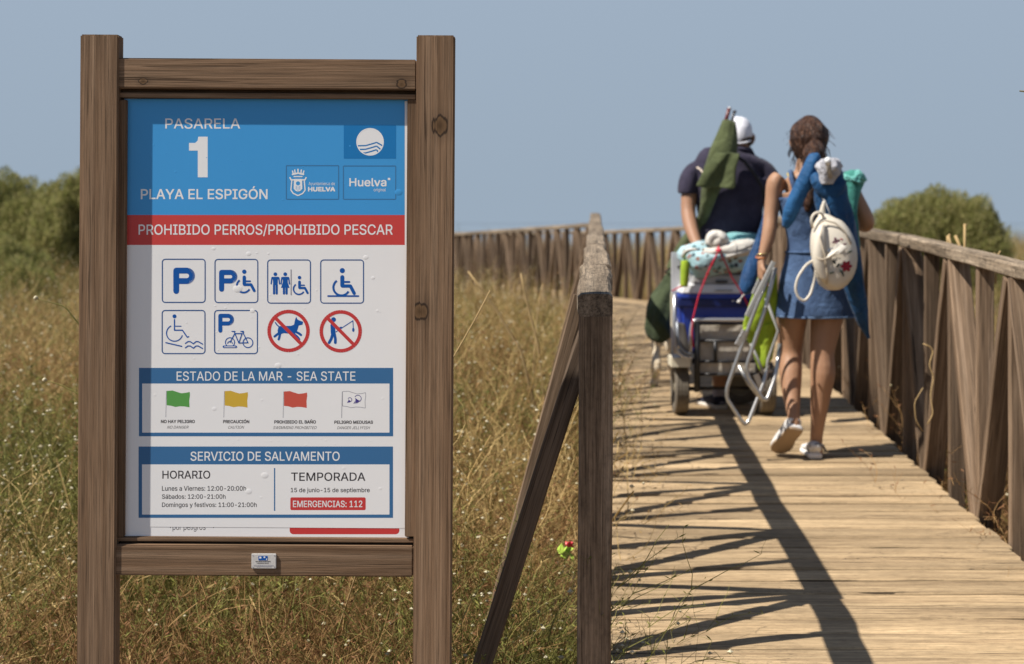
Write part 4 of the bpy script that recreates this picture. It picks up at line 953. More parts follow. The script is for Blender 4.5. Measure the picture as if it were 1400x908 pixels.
WSHOE = cloth('white_canvas_shoe', (.70, .68, .66)); TSOLE = plain('tan_rubber_sole', (.34, .24, .15), .8, bump=.3, bscale=200); WS2 = plain('white_shoe_rubber', (.72, .70, .68), .6)
shoe(woman, (P(1116, 626, 6.75).x, 6.765, zw), (.03, 1, 0), WSHOE, WS2, .235, .042, 'shoe', low=True)
tube('shoe_strap', [P(1105, 616, 6.80), P(1108, 610, 6.775), P(1116, 607.5, 6.765), P(1125, 609, 6.775), P(1129, 617, 6.80)], .006, plain('grey_strap', (.12, .12, .14), .7), woman)
# lifted foot: heel up, sole turned to the viewer
def lifted():
    heel = P(1088, 585, 6.70); toe = P(1066, 613, 6.86); d = (toe-heel).normalized(); u = Vector((-.05, -.75, -.6)); u = (u-d*u.dot(d)).normalized(); L_ = .235
    q = lambda a, h: heel+d*a*L_+u*h
    hs = [(0.0, .55), (.04, .8), (.2, .85), (.42, .82), (.68, 1.05), (.85, .98), (.96, .7), (1.0, .3)]
    loft('sole', [(q(a, .004), w_*.047, .007) for a, w_ in hs], TSOLE, woman, px=False, n=20, ref=u, power=.5, k=2)
    loft('sole_edge', [(q(a, -.008), w_*.0485, .011) for a, w_ in hs], WS2, woman, px=False, n=20, ref=u, power=.5, k=2)
    top = [(0.01, .5, .03), (.06, .74, .045), (.2, .8, .052), (.36, .78, .048), (.55, .84, .038), (.75, .92, .03), (.9, .75, .022), (.97, .4, .014)]
    loft('shoe', [(q(a, -.016-h*.5), w_*.046, h*.62) for a, w_, h in top], WSHOE, woman, px=False, n=16, ref=u, k=2)
lifted()

# ------------------------------------------------------------------ what the woman carries
BLUEC = cloth('blue_nylon', (.008, .065, .18), (.022, .115, .28), weave=500, fold=1.0, fscale=10, rough=.6)
BLUED = cloth('deep_blue_nylon', (.005, .040, .115), (.012, .075, .19), weave=500, fold=1.0, fscale=9, rough=.6)
b1 = empty('parasol_sleeve', P(1095, 260, 6.6), 'slim blue parasol sleeve slanting across the back of the woman', 'bag')
loft('sleeve', [(1114.5, 209, 6.60, 3, .012), (1114, 213, 6.6, 8, .03), (1109, 228, 6.6, 11, .038), (1102, 245, 6.6, 11.5, .04), (1093, 263, 6.61, 11, .038), (1085, 281, 6.62, 11, .036), (1078, 298, 6.64, 9.5, .03), (1074, 310, 6.66, 5, .018)], BLUEC, b1, n=24, fold=.02, seed=1)
b2 = empty('beach_umbrella', P(1150, 340, 6.6), 'furled beach umbrella in deep blue cloth with white tip', 'umbrella')
loft('cover', [(1137, 233, 6.60, 15, .05), (1135, 246, 6.58, 20, .06), (1136, 262, 6.57, 23, .062), (1139, 280, 6.57, 22, .06), (1146, 305, 6.58, 22, .055), (1155, 335, 6.6, 19, .05), (1163, 365, 6.62, 16, .045), (1169, 395, 6.64, 13, .04), (1175, 420, 6.66, 11, .03), (1180, 440, 6.68, 8, .022), (1185, 455, 6.7, 3.5, .012), (1188, 463, 6.7, 2, .008)], BLUED, b2, n=30, fold=.05, seed=5)
loft('fold_over', [(1112, 240, 6.56, 6, .02), (1120, 248, 6.54, 12, .03), (1130, 258, 6.53, 15, .03), (1142, 256, 6.53, 15, .03), (1150, 247, 6.55, 9, .025)], BLUED, b2, n=18, fold=.04, seed=8)
WHC = cloth('crumpled_white_cloth', (.36, .36, .40), (.62, .62, .66), fold=1.2, fscale=20)
loft('white_wrap', [(1131, 252, 6.50, 7, .03), (1131, 244, 6.5, 11, .045), (1133, 234, 6.5, 15, .06), (1134, 225, 6.5, 16, .06), (1135, 219, 6.5, 12, .05), (1135, 216, 6.5, 6, .03)], WHC, b2, n=26, fold=.11, seed=12)
tube('shaft', [P(1135, 243, 6.46), P(1132, 221, 6.40)], .012, plain('grey_shaft', (.35, .32, .28), .4), b2); tube('tip', [P(1132.3, 223, 6.405), P(1131.5, 217, 6.39)], [.0155, .0165, .012], plain('white_plastic_tip', (.8, .8, .8), .3), b2)
tube('cord', [P(1120, 265, 6.53), P(1128, 275, 6.52), P(1134, 290, 6.52), P(1133, 310, 6.53)], .003, plain('white_cord', (.6, .6, .6), .6), b2)
TEAL = cloth('teal_fabric', (.04, .19, .16), (.08, .32, .27), fold=.9, fscale=10)
b3 = empty('rolled_beach_mat', P(1168, 340, 6.75), 'teal green fabric roll under the right arm of the woman', 'beach mat')
loft('roll', [(1167, 240, 6.76, 13, .045), (1166, 246, 6.75, 15, .05), (1163, 262, 6.74, 13, .045), (1161, 285, 6.74, 11, .042), (1163, 310, 6.73, 10.5, .04), (1166, 335, 6.73, 9, .038), (1170, 360, 6.73, 7, .03)], TEAL, b3, n=24, fold=.05, seed=3)
loft('frilled_top', [(1167, 246, 6.74, 14, .05), (1168, 242, 6.735, 15.5, .055), (1169, 238, 6.73, 11, .045), (1168, 237, 6.73, 4, .02)], cloth('pale_teal_fabric', (.09, .38, .34), (.24, .60, .54), fold=1.2, fscale=25), b3, n=30, fold=.12, seed=7)
tube('cord', [P(1157, 262, 6.68), P(1158, 285, 6.68), P(1161, 305, 6.68)], .003, plain('white_cord', (.6, .6, .6), .6), b3)
CREAM = plain('cream_leatherette', (.66, .60, .50), .45, var=.08, bump=.25, bscale=120); CREAMD = plain('cream_trim', (.50, .43, .33), .6)
bp = empty('backpack', P(1135, 385, 6.5), 'small cream backpack embroidered with red flowers hanging behind the woman', 'backpack')
def tilt_secs(rows): return rows
loft('pack', [(1131, 298, 6.52, 8, .03), (1130, 304, 6.51, 17, .055), (1133, 316, 6.50, 25, .07), (1138, 335, 6.49, 30, .08), (1141, 355, 6.49, 30, .085), (1138, 372, 6.49, 27, .085), (1131, 386, 6.50, 18, .075), (1127, 392, 6.5, 8, .05)], CREAM, bp, n=30, power=.75)
loft('side_pocket', [(1124, 308, 6.44, 4, .02), (1121, 322, 6.43, 7, .03), (1119, 342, 6.425, 8, .035), (1121, 362, 6.43, 9, .035), (1128, 382, 6.44, 6, .03)], CREAM, bp, n=20, power=.8)
tube('seam', [P(1120, 306, 6.43), P(1128, 301, 6.43), P(1142, 305, 6.425), P(1155, 316, 6.42), P(1164, 334, 6.41)], .004, CREAMD, bp)
tube('seam', [P(1125, 309, 6.42), P(1121, 325, 6.395), P(1128, 350, 6.39), P(1131, 372, 6.40), P(1130, 388, 6.42)], .004, CREAMD, bp)
tube('top_handle', [P(1111, 312, 6.46), P(1109, 300, 6.45), P(1113, 292, 6.45), P(1121, 290, 6.45), P(1126, 295, 6.46), P(1125, 304, 6.48)], .0065, CREAM, bp, res=.03)
tube('hanging_strap', [P(1112, 356, 6.44), P(1102, 362, 6.42), P(1090, 380, 6.41), P(1087, 396, 6.41), P(1092, 408, 6.41), P(1100, 412, 6.41), P(1108, 403, 6.42), P(1113, 385, 6.43), P(1115, 362, 6.44)], .0062, CREAM, bp, res=.03)
loft('top_strap', [(1127, 275, 6.5, 2, .008), (1125, 284, 6.5, 3.4, .01), (1124, 294, 6.5, 5, .012), (1123, 306, 6.48, 6, .014)], CREAM, bp, n=12)
sheet_cloth('tag', [(1146, 330, 6.385), (1160, 339, 6.37), (1143, 350, 6.38), (1128, 354, 6.39)], plain('pale_leather_tag', (.74, .70, .62), .5), bp, th=.004, n=4, wob=.003)
tube('zip_cord', [P(1115, 352, 6.40), P(1124, 355, 6.385), P(1133, 352, 6.375), P(1146, 343, 6.37)], .003, CREAMD, bp)
EMB = {'r': plain('embroidery_red', (.30, .015, .03), .8), 'g': plain('embroidery_green', (.03, .045, .035), .8), 'p': plain('embroidery_purple', (.10, .02, .05), .8), 'b': plain('embroidery_blue', (.12, .15, .20), .8)}
def petal(x, y, a, ln, m, w_=.4):
    e_ = min(.97, abs(x-1139)/31.5); p = P(x, y, 6.487-.090*(1-e_**2.67)**(1/2.67)); d = Vector((math.cos(a), .08*math.cos(a)*0, math.sin(a))); s = Vector((-d.z, 0, d.x)); k = ln*6.4/F
    b = wloc(bp); V = [p+d*k*t+s*k*w_*h-Vector((0, .002*z+.001, 0))-b for t, h, z in ((0, 0, 0), (.35, .5, 1), (.75, .45, 1), (1, 0, 0), (.75, -.45, 1), (.35, -.5, 1), (.5, 0, 2))]
    me = mesh('petal', V, [(0, 1, 6), (1, 2, 6), (2, 3, 6), (3, 4, 6), (4, 5, 6), (5, 0, 6)], m); put('embroidered_petal', me, bp, b)
for k in range(6): petal(1157, 364, k*1.05, 8.5, EMB['r'], .6)
for k in range(4): petal(1143, 330, k*1.6+.3, 6, EMB['p'], .6)
for x, y, a, l, m in ((1143, 366, .9, 8, 'g'), (1143, 362, 2.2, 9, 'g'), (1147, 368, -.8, 9, 'g'), (1141, 372, 3.4, 8, 'g'), (1151, 372, -1.2, 7, 'g'), (1158, 346, .4, 8, 'g'), (1155, 343, 2.0, 6, 'g'), (1133, 345, 1.2, 7, 'b'), (1131, 341, -.8, 7, 'b'), (1136, 340, .2, 5, 'b'), (1152, 334, .1, 6, 'p'), (1148, 326, -.5, 6, 'r')): petal(x, y, a, l, EMB[m], .38)

# folded aluminium chair with lime seat
ALU = plain('aluminium_tube', (.50, .49, .47), .3, .8, var=.05); ALUD = plain('grey_plastic', (.30, .30, .29), .5)
LIME = cloth('lime_fabric', (.24, .36, .02), (.42, .56, .05), fold=.6, fscale=8)
ch = empty('folding_chair', P(1030, 585, 6.75), 'folded aluminium beach chair with lime green fabric carried by the woman', 'folding chair')
sheet_cloth('seat_fabric', [(1040, 366, 6.80), (1063, 372, 6.84), (1061, 470, 6.88), (1014, 450, 6.84)], LIME, ch, th=.012, wob=.008, seed=2)
sheet_cloth('back_fabric', [(1014, 448, 6.84), (1063, 440, 6.86), (1057, 492, 6.87), (1040, 508, 6.86)], LIME, ch, th=.012, wob=.008, seed=6)
tube('frame_tube', [P(1055, 366, 6.72), P(1032, 424, 6.71), P(994, 530, 6.70), P(993.5, 545, 6.70), P(1020, 585, 6.70), P(1044, 524, 6.74), P(1050, 500, 6.77)], .0092, ALU, ch, n=12, res=.04)
tube('frame_tube', [P(1060, 366, 6.68), P(1047, 420, 6.67), P(1021, 500, 6.66), P(1022, 514, 6.66), P(1047, 552, 6.66), P(1061, 512, 6.7), P(1066, 470, 6.74)], .0092, ALU, ch, n=12, res=.04)
tube('frame_tube', [P(1010, 500, 6.74), P(1024, 525, 6.73), P(1043, 549, 6.72)], .009, ALU, ch)
tube('frame_tube', [P(1047, 408, 6.78), P(1064, 452, 6.80), P(1050, 492, 6.8), P(1046, 520, 6.8)], .007, ALUD, ch)
tube('frame_tube', [P(1026, 470, 6.80), P(1036, 490, 6.79), P(1044, 512, 6.78)], .006, ALUD, ch)
def flatbar(name, a, b, w_, t_, mat, parent, up=Vector((0, 1, 0))): return beam(name, a, b, w_, t_, mat, parent, up=up, bev=.003, variants=1, wob=0)
flatbar('armrest', P(1058, 358, 6.66), P(1021, 432, 6.65), .022, .012, ALUD, ch); flatbar('armrest', P(1048, 362, 6.80), P(1030, 402, 6.80), .020, .010, ALUD, ch)
flatbar('hinge_plate', P(1019, 452, 6.67), P(1008, 472, 6.67), .028, .008, ALU, ch); flatbar('hinge_plate', P(1031, 412, 6.67), P(1022, 433, 6.67), .022, .010, ALU, ch)
flatbar('hinge_plate', P(1033, 512, 6.74), P(1043, 535, 6.74), .028, .012, ALU, ch)
for x, y, Y_ in ((1058, 368, 6.645), (1047, 420, 6.65), (1012, 460, 6.655)):
    tube('rivet', [P(x, y, Y_), P(x, y, Y_-.012)], .006, ALUD, ch, n=8)

# ------------------------------------------------------------------ beach cart and its load
YC = 7.95; zc = zd(YC)
cart = empty('beach_cart', (P(988, 570, YC).x, 8.1, zc), 'black tubular beach cart with wide wheels loaded with a cool box', 'cart')
BLKM = plain('black_steel', (.012, .012, .014), .45); SIL = plain('silver_tube', (.55, .55, .57), .3, .7); BEI = cloth('beige_canvas', (.50, .45, .38), fold=.5); TYRE = plain('dusty_tyre', (.135, .115, .088), .9, var=.3, bump=.5); RIM = plain('wheel_rim', (.25, .22, .16), .7)
def wheel(c, r, w_, axis=Vector((1, 0, 0)), name='wheel'):
    e = bpy.data.objects.new(name, None); COL.objects.link(e); e.parent = cart; e.location = c-wloc(cart); e.empty_display_size = .05
    rt = Vector((1, 0, 0)).rotation_difference(axis).to_matrix()
    def lathe(nm, prof, m, n=36):
        V = []; Fc = []
        for i in range(n):
            a = 6.28318*i/n
            V += [rt @ Vector((x, rr*math.cos(a), rr*math.sin(a))) for x, rr in prof]
        k_ = len(prof)
        for i in range(n):
            for j in range(k_-1): Fc.append((i*k_+j, ((i+1) % n)*k_+j, ((i+1) % n)*k_+j+1, i*k_+j+1))
        o = bpy.data.objects.new(nm, mesh(nm, V, Fc, m, False)); COL.objects.link(o); o.parent = e
        return o
    h = w_/2; pr = [(-h*.8, r*.62), (-h, r*.75), (-h*.97, r*.93), (-h*.85, r*.985)]
    for g in range(5):
        x = -h*.85+g*h*.425-(0); pr += [(x-h*.0+.003, r), (x+h*.30, r), (x+h*.31, r*.965), (x+h*.40, r*.965)] if g < 4 else []
    pr += [(h*.85, r*.985), (h*.97, r*.93), (h, r*.75), (h*.8, r*.62)]
    lathe('tyre', pr, TYRE); lathe('rim', [(-h*.75, r*.64), (-h*.5, r*.55), (-h*.55, r*.2), (-h*.8, r*.16), (-h*.8, 0.001)], RIM); lathe('rim', [(h*.75, r*.64), (h*.5, r*.55), (h*.55, r*.2), (h*.8, r*.16), (h*.8, 0.001)], RIM)
xl, xr = P(933, 0, YC+.02).x, P(1051, 0, YC+.02).x; r_ = .145
wheel(Vector((xl, YC+.14, zd(YC+.14)+r_)), r_, .078); wheel(Vector((xr, YC+.14, zd(YC+.14)+r_)), r_, .086)
wheel(Vector((P(1012, 0, 8.5).x, 8.45, zd(8.45)+.125)), .125, .09, Vector((.45, .9, 0)).normalized())
tube('axle', [Vector((xl, YC+.14, zc+r_)), Vector((xr, YC+.14, zc+r_))], .009, BLKM, cart)
tube('rear_frame', [P(943, 500, YC), P(945, 450, YC), P(948, 438, YC), P(958, 437.5, YC), P(1020, 437.5, YC), P(1040, 438, YC), P(1043, 450, YC), P(1044, 500, YC)], .011, SIL, cart, n=12, res=.04)
tube('rear_post', [P(953, 440, YC), P(953, 536, YC)], .017, BLKM, cart); tube('rear_post', [P(1036, 440, YC), P(1036, 536, YC)], .014, BLKM, cart)
for y in (442.5, 466, 494.5, 512): tube('crossbar', [P(953, y, YC+.005), P(1038, y, YC+.005)], .0075, BLKM, cart)
tube('crossbar', [P(978, 466, YC+.003), P(978, 494.5, YC+.003)], .010, BLKM, cart)
box('rear_panel', P(996, 478, YC+.035), (.345, .015, .29), BEI, cart, bev=.005)
for x in (948, 1042): tube('side_rail', [P(x, 494, YC), P(x, 494, YC)+Vector((0, .65, 0))], .012, BLKM, cart)
box('floor_board', P(995, 500, YC+.34), (.40, .62, .02), BEI, cart, bev=.004)
tube('pull_handle', [P(960, 400, 8.5), P(960, 360, 8.2), P(962, 352, 8.10), P(1030, 351, 8.10), P(1033, 360, 8.2), P(1033, 400, 8.5)], .010, SIL, cart, res=.05)
tube('pull_handle', [P(936, 358, 8.0), P(940, 349, 8.0), P(952, 341, 8.02), P(966, 338, 8.03)], .010, plain('white_tube', (.7, .7, .7), .4), cart, res=.03)
for x in (953, 1035): tube('caster_arm', [P(x, 500, YC+.5), Vector((P(1012, 0, 8.5).x, 8.45, zd(8.45)+.26))], .011, BLKM, cart)
tube('caster_arm', [Vector((P(1012, 0, 8.5).x, 8.45, zd(8.45)+.28)), Vector((P(1012, 0, 8.5).x+.07, 8.45, zd(8.45)+.22)), Vector((P(1012, 0, 8.5).x+.07, 8.42, zd(8.45)+.125))], .009, BLKM, cart)
# cool box
cb = empty('cool_box', P(985, 440, 8.15), 'blue cool box with white lid strapped on the cart', 'cool box')
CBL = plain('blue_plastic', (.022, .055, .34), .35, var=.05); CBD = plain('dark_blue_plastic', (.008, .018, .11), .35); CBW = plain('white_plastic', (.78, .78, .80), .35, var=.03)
def rbox(name, x0, y0, x1, y1, Yf, dep, mat, parent, bev=.015, taper=0, wtop=0):
    a, b = P(x0, y0, Yf), P(x1, y1, Yf); sx, sz = b.x-a.x, a.z-b.z
    bm = bmesh.new(); bmesh.ops.create_cube(bm, size=1)
    for v in bm.verts:
        k_ = 1-taper if v.co.z < 0 else 1-wtop
        v.co = Vector((v.co.x*sx*k_, v.co.y*dep*k_, v.co.z*sz))
    bmesh.ops.bevel(bm, geom=bm.edges[:], offset=bev, segments=3, affect='EDGES')
    return put(name, bm_mesh(name, bm, mat), parent, Vector(((a.x+b.x)/2, Yf+dep/2, (a.z+b.z)/2)))
rbox('box_body', 928, 408, 1036, 484, 8.0, .34, CBL, cb, .02, taper=.12)
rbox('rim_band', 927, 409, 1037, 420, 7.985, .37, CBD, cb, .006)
rbox('lid_edge', 928, 402, 1036, 409.5, 7.985, .37, CBL, cb, .008)
rbox('lid', 929, 387, 1035, 403, 7.985, .37, CBW, cb, .012, wtop=.09)
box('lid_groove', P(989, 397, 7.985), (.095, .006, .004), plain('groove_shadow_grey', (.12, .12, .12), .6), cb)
box('badge', P(1002, 411.5, 7.982), (.012, .003, .006), CBW, cb)
gbx = empty('storage_box', P(985, 388, 8.0), 'small grey box on top of the cool box under the blanket', 'box')
GP = plain('grey_plastic_box', (.40, .40, .41), .5, var=.05)
rbox('box_body', 946, 375, 1020, 388.5, 8.0, .27, GP, gbx, .008, wtop=.04); rbox('lid', 949, 371.5, 1017, 375, 8.0, .26, plain('dark_grey_lid', (.07, .07, .08), .5), gbx, .004); rbox('catch', 979, 383.5, 995, 387, 7.99, .02, plain('dark_catch', (.05, .05, .05), .5), gbx, .002)
# printed blanket bundled on top
def blanket():
    n = N('printed_blanket'); v = n.coords(rnd=False)
    vo = n.new('ShaderNodeTexVoronoi'); vo.inputs['Scale'].default_value = 30; n.link(v, vo.inputs['Vector'])
    sp = n.ramp(vo.outputs['Distance'], [(.36, 1.0), (.42, 0.0)])
    hs = n.new('ShaderNodeSeparateColor'); n.link(vo.outputs['Color'], hs.inputs[0])
    pc = n.ramp(hs.outputs[0], [(.0, (.05, .05, .07)), (.35, (.10, .20, .22)), (.55, (.45, .20, .18)), (.8, (.15, .12, .08))])
    for e in n.t.nodes:
        if e.bl_idname == 'ShaderNodeValToRGB' and e.color_ramp.elements[0].color[0] == .05: e.color_ramp.interpolation = 'CONSTANT'
    basec = n.mix((.24, .44, .50), (.52, .68, .71), n.noise(v, 8, 3, .5))
    n.color(n.mix(basec, pc, n.math('MULTIPLY', sp, n.math('GREATER_THAN', hs.outputs[1], .2)))); n.rough(.9); n.bump(n.noise(v, 18, 3, .55, 1.0), .7, .015); return n.m
BLK2 = blanket(); TQ = cloth('turquoise_print', (.13, .34, .36), (.24, .48, .50), fold=.9); CRM = cloth('cream_fleece', (.55, .51, .45), (.74, .70, .64), fold=1.0, fscale=12)
bk = empty('blanket', P(985, 370, 8.05), 'bundled turquoise and white printed blanket on top of the cart load', 'blanket')
loft('bundle', [(P(935, 362, 8.06), .03, .03), (P(940, 358, 8.06), .11, .09), (P(956, 355, 8.06), .15, .10), (P(985, 353, 8.06), .16, .088), (P(1010, 351, 8.06), .15, .092), (P(1030, 350, 8.06), .13, .095), (P(1040, 350, 8.06), .06, .05)], BLK2, bk, px=False, n=40, ref=Vector((0, 0, 1)), fold=.055, seed=3)
loft('top_fold', [(P(990, 326, 8.18), .02, .02), (P(1000, 325, 8.18), .08, .03), (P(1018, 325, 8.18), .09, .032), (P(1033, 330, 8.16), .07, .04), (P(1038, 338, 8.12), .03, .03)], TQ, bk, px=False, n=24, ref=Vector((0, 0, 1)), fold=.05, seed=5)
for i, rows in enumerate(([(962, 345, .02, .015), (975, 346, .05, .028), (1000, 341, .06, .03), (1022, 335, .05, .025), (1036, 334, .02, .012)],
                          [(958, 353, .02, .012), (975, 352, .05, .020), (1000, 348, .06, .022), (1025, 341, .05, .02), (1037, 338, .02, .01)],
                          [(970, 336, .02, .02), (974, 325, .04, .025), (980, 321.5, .045, .022), (988, 326, .05, .022), (992, 336, .02, .02)],
                          [(970, 332, .02, .015), (981, 330, .05, .03), (990, 331, .03, .022), (996, 338, .02, .01)])):
    loft('fleece_fold', [(P(x, y, 7.955), a*1.2, b*1.35) for x, y, a, b in rows], CRM, bk, px=False, n=18, ref=Vector((0, 0, 1)), fold=.05, seed=i)
tube('edge_roll', [P(933, 352, 7.98), P(936, 344, 7.97), P(946, 341, 7.96), P(953, 342, 7.96)], .010, CRM, bk, res=.03)
REDS = plain('red_elastic_cord', (.55, .02, .05), .6)
cd = empty('elastic_cord', P(982, 345, 7.9), 'red elastic cord tied over the blanket and cool box', 'cord')
tube('cord_run', [P(982, 337, 7.89), P(981, 346, 7.88), P(974, 360, 7.90), P(968, 372, 7.91), P(955, 405, 7.93), P(947, 437, 7.93), P(946, 455, 7.93), P(948, 475, 7.94)], .0042, REDS, cd)
tube('cord_run', [P(982, 337, 7.89), P(985, 346, 7.88), P(993, 362, 7.90), P(1000, 378, 7.91), P(1014, 400, 7.93), P(1024, 420, 7.93)], .0042, REDS, cd)
tube('knot', [P(979, 341, 7.88), P(982, 344, 7.87), P(986, 341, 7.88)], .006, REDS, cd); tube('loose_end', [P(919, 398, 7.95), P(930, 392, 7.93), P(940, 391, 7.95)], .0035, REDS, cd)
# folded table edge and white frame at the cart's left
ft = empty('folding_table', P(925, 498, 8.1), 'folded pale table standing on edge at the left side of the cart', 'folding table')
LG = plain('pale_grey_board', (.50, .50, .52), .5, var=.04); CRB = plain('cream_board', (.68, .62, .48), .5, var=.05)
def upright(name, x0, y0, x1, y1, Yf, dep, m, par): a, b = P(x0, y0, Yf), P(x1, y1, Yf); return box(name, Vector(((a.x+b.x)/2, Yf+dep/2, (a.z+b.z)/2)), (b.x-a.x, dep, a.z-b.z), m, par, bev=.003)
upright('table_top', 918.5, 345, 930.5, 402, 8.14, .04, LG, ft); upright('edge_strip', 917.5, 400, 921.5, 503, 8.145, .03, CRB, ft)
upright('foot_board', 918, 489, 944, 502.5, 7.93, .2, CRB, ft); upright('inner_strip', 925.5, 404, 929.5, 448, 8.15, .02, CBW, ft)
fc = empty('folded_chair', P(935, 489, 7.9), 'folded grey tube chair frame between pale table and cool box', 'folding chair')
GTU = plain('blue_grey_tube', (.22, .24, .27), .4, .4)
tube('frame_tube', [P(922.5, 402, 7.87), P(922, 455, 7.87), P(924, 478, 7.87), P(934, 488, 7.87), P(946, 489, 7.87)], .009, SIL, fc, res=.05); tube('frame_tube', [P(926, 440, 7.86), P(927, 470, 7.86), P(936, 482, 7.86), P(946, 485, 7.86)], .008, GTU, fc, res=.05)
sheet_cloth('seat_fabric', [(927, 440, 7.92), (937, 442, 7.92), (944, 484, 7.92), (930, 476, 7.92)], plain('dark_mesh', (.10, .09, .08), .8), fc, n=4, wob=.003)
lm = empty('lime_bag', P(936, 390, 7.95), 'lime green sleeve tucked beside the blanket on the cart', 'bag')
loft('sleeve', [(936, 356, 7.95, 5, .02), (936.5, 364, 7.95, 6, .03), (936, 380, 7.95, 6, .03), (935, 392, 7.95, 5, .025)], LIME, lm, n=16)
bs = empty('blue_sleeve', P(1026, 385, 7.6), 'long dark blue sleeve bag standing between the cart load and chair', 'bag')
loft('sleeve', [(1053, 262, 7.75, 2, .008), (1050, 280, 7.74, 3, .012), (1044, 310, 7.72, 5, .02), (1036, 340, 7.70, 8, .03), (1028, 366, 7.66, 11, .045), (1023, 386, 7.64, 11.5, .048), (1020, 398, 7.63, 8, .035), (1019, 402, 7.63, 3, .015)], cloth('navy_blue_nylon', (.008, .040, .12), (.016, .075, .20), fold=.9, rough=.6), bs, n=20, fold=.03)
tube('toggle_cord', [P(1019, 401, 7.62), P(1014, 406, 7.62), P(1011, 412, 7.62)], .003, CRM, bs); tube('toggle', [P(1012, 410, 7.62), P(1009, 414, 7.62)], [.006, .014, .010], plain('white_toggle', (.7, .68, .64), .4), bs)

# ------------------------------------------------------------------ vegetation
STEMG = leafy('green_stem', (.085, .09, .022), (.29, .26, .08), .12); LEAFG = leafy('green_leaf', (.08, .10, .02), (.29, .28, .065), .3)
STRAW = leafy('straw', (.42, .285, .11), (.66, .49, .22), .3); STRAWD = leafy('dark_straw', (.19, .105, .04), (.42, .26, .11), .2)
BROWN = leafy('dry_brown_leaf', (.11, .048, .02), (.34, .17, .08), .2); FLOW = leafy('cream_flower', (.50, .44, .27), (.78, .72, .54), .3)
class PM:
    def __init__(s): s.V, s.F, s.I = [], [], []
    def ribbon(s, pts, w0, w1, mi, rr):
        t = (pts[-1]-pts[0]); sd = t.cross(Vector((rr.uniform(-1, 1), rr.uniform(-1, 1), rr.uniform(-1, 1)))).normalized(); n = len(pts); b = len(s.V)
        for i, p in enumerate(pts):
            w_ = lerp(w0, w1, i/(n-1))/2; s.V += [p-sd*w_, p+sd*w_]
        for i in range(n-1): s.F.append((b+2*i, b+2*i+1, b+2*i+3, b+2*i+2)); s.I.append(mi)
    def leaf(s, p, d, l, w_, mi, rr):
        sd = d.cross(Vector((rr.uniform(-1, 1), rr.uniform(-1, 1), rr.uniform(-1, 1)))).normalized()*w_/2; b = len(s.V); m = p+d*l*.5
        s.V += [p, m+sd, p+d*l, m-sd]; s.F.append((b, b+1, b+2, b+3)); s.I.append(mi)
    def flower(s, p, r, mi, rr):
        b = len(s.V); s.V += [p+Vector(v)*r for v in ((1, 0, 0), (0, 1, 0), (-1, 0, 0), (0, -1, 0), (0, 0, .7), (0, 0, -.9))]
        for i in range(4): s.F += [(b+i, b+(i+1) % 4, b+4), (b+(i+1) % 4, b+i, b+5)]; s.I += [mi, mi]
    def obj(s, name, mats):
        return bpy.data.objects.new(name, mesh(name, s.V, s.F, mats, idx=s.I))
def walk(p, d, step, n, rr, wander=.25, grav=0.0):
    pts = [p.copy()]; d = d.normalized()
    for _ in range(n):
        d = (d+Vector((rr.gauss(0, wander), rr.gauss(0, wander), rr.gauss(0, wander*.6)-grav))).normalized(); p = p+d*step; pts.append(p.copy())
    return pts, d
def rdir(rr, up=.6): 
    a = rr.uniform(0, 6.283); return Vector((math.cos(a), math.sin(a), rr.uniform(up*.3, up*1.8))).normalized()
def wiry(seed, h=.85, stems=13, flowers=.8, leaf=.6, mats=None, spread=.5, fl=.0076):
    rr = random.Random(seed); m = PM()
    for _ in range(stems):
        a = rr.uniform(0, 6.283); base = Vector((rr.gauss(0, .05), rr.gauss(0, .05), 0)); d = Vector((math.cos(a)*spread, math.sin(a)*spread, 1))
        ln = h*rr.uniform(.65, 1.1); ns = 9; pts, de = walk(base, d, ln/ns, ns, rr, .16)
        m.ribbon(pts, .0055, .0018, 0, rr); m.ribbon(pts, .0045, .0015, 0, rr)
        for i in range(2, ns+1):
            for _b in range(2 if rr.random() < .75 else 1):
                tp, td = walk(pts[i], (pts[i]-pts[i-1]).normalized()*.9+rdir(rr, .5), rr.uniform(.03, .055), 4, rr, .25); m.ribbon(tp, .0026, .0012, 0, rr)
                for j in (1, 2, 3, 4):
                    if rr.random() < leaf: m.leaf(tp[j], rdir(rr, .6), rr.uniform(.012, .028), rr.uniform(.003, .0055), 1, rr)
                    if j >= 2 and rr.random() < .5:
                        sp, _d = walk(tp[j], rdir(rr, .8), .02, 2, rr, .3); m.ribbon(sp, .0013, .0007, 0, rr)
                        if rr.random() < flowers*.09 and i > 5: m.flower(sp[-1], fl*rr.uniform(.6, 1.15), 2, rr)
                if rr.random() < flowers*.11 and i > 5: m.flower(tp[-1], fl*rr.uniform(.7, 1.3), 2, rr)
    return m.obj('weed_%02d' % seed, mats or [STEMG, LEAFG, FLOW])
def grass(seed, h=.6, n=60, mat=STRAW, w_=.0035):
    rr = random.Random(seed); m = PM()
    for _ in range(n):
        a = rr.uniform(0, 6.283); sp = rr.uniform(.1, .75); ln = h*rr.uniform(.5, 1.15)
        pts, _d = walk(Vector((rr.gauss(0, .04), rr.gauss(0, .04), 0)), Vector((math.cos(a)*sp, math.sin(a)*sp, 1)), ln/6, 6, rr, .08, .05*rr.random()*2)
        m.ribbon(pts, w_*rr.uniform(.6, 1.2), w_*.25, 0, rr)
        if rr.random() < .25:
            for k in range(6): m.leaf(pts[-1]-Vector((0, 0, .012*k)), rdir(rr, 1.2), .014, .003, 0, rr)
    return m.obj('weed_%02d' % seed, [mat])
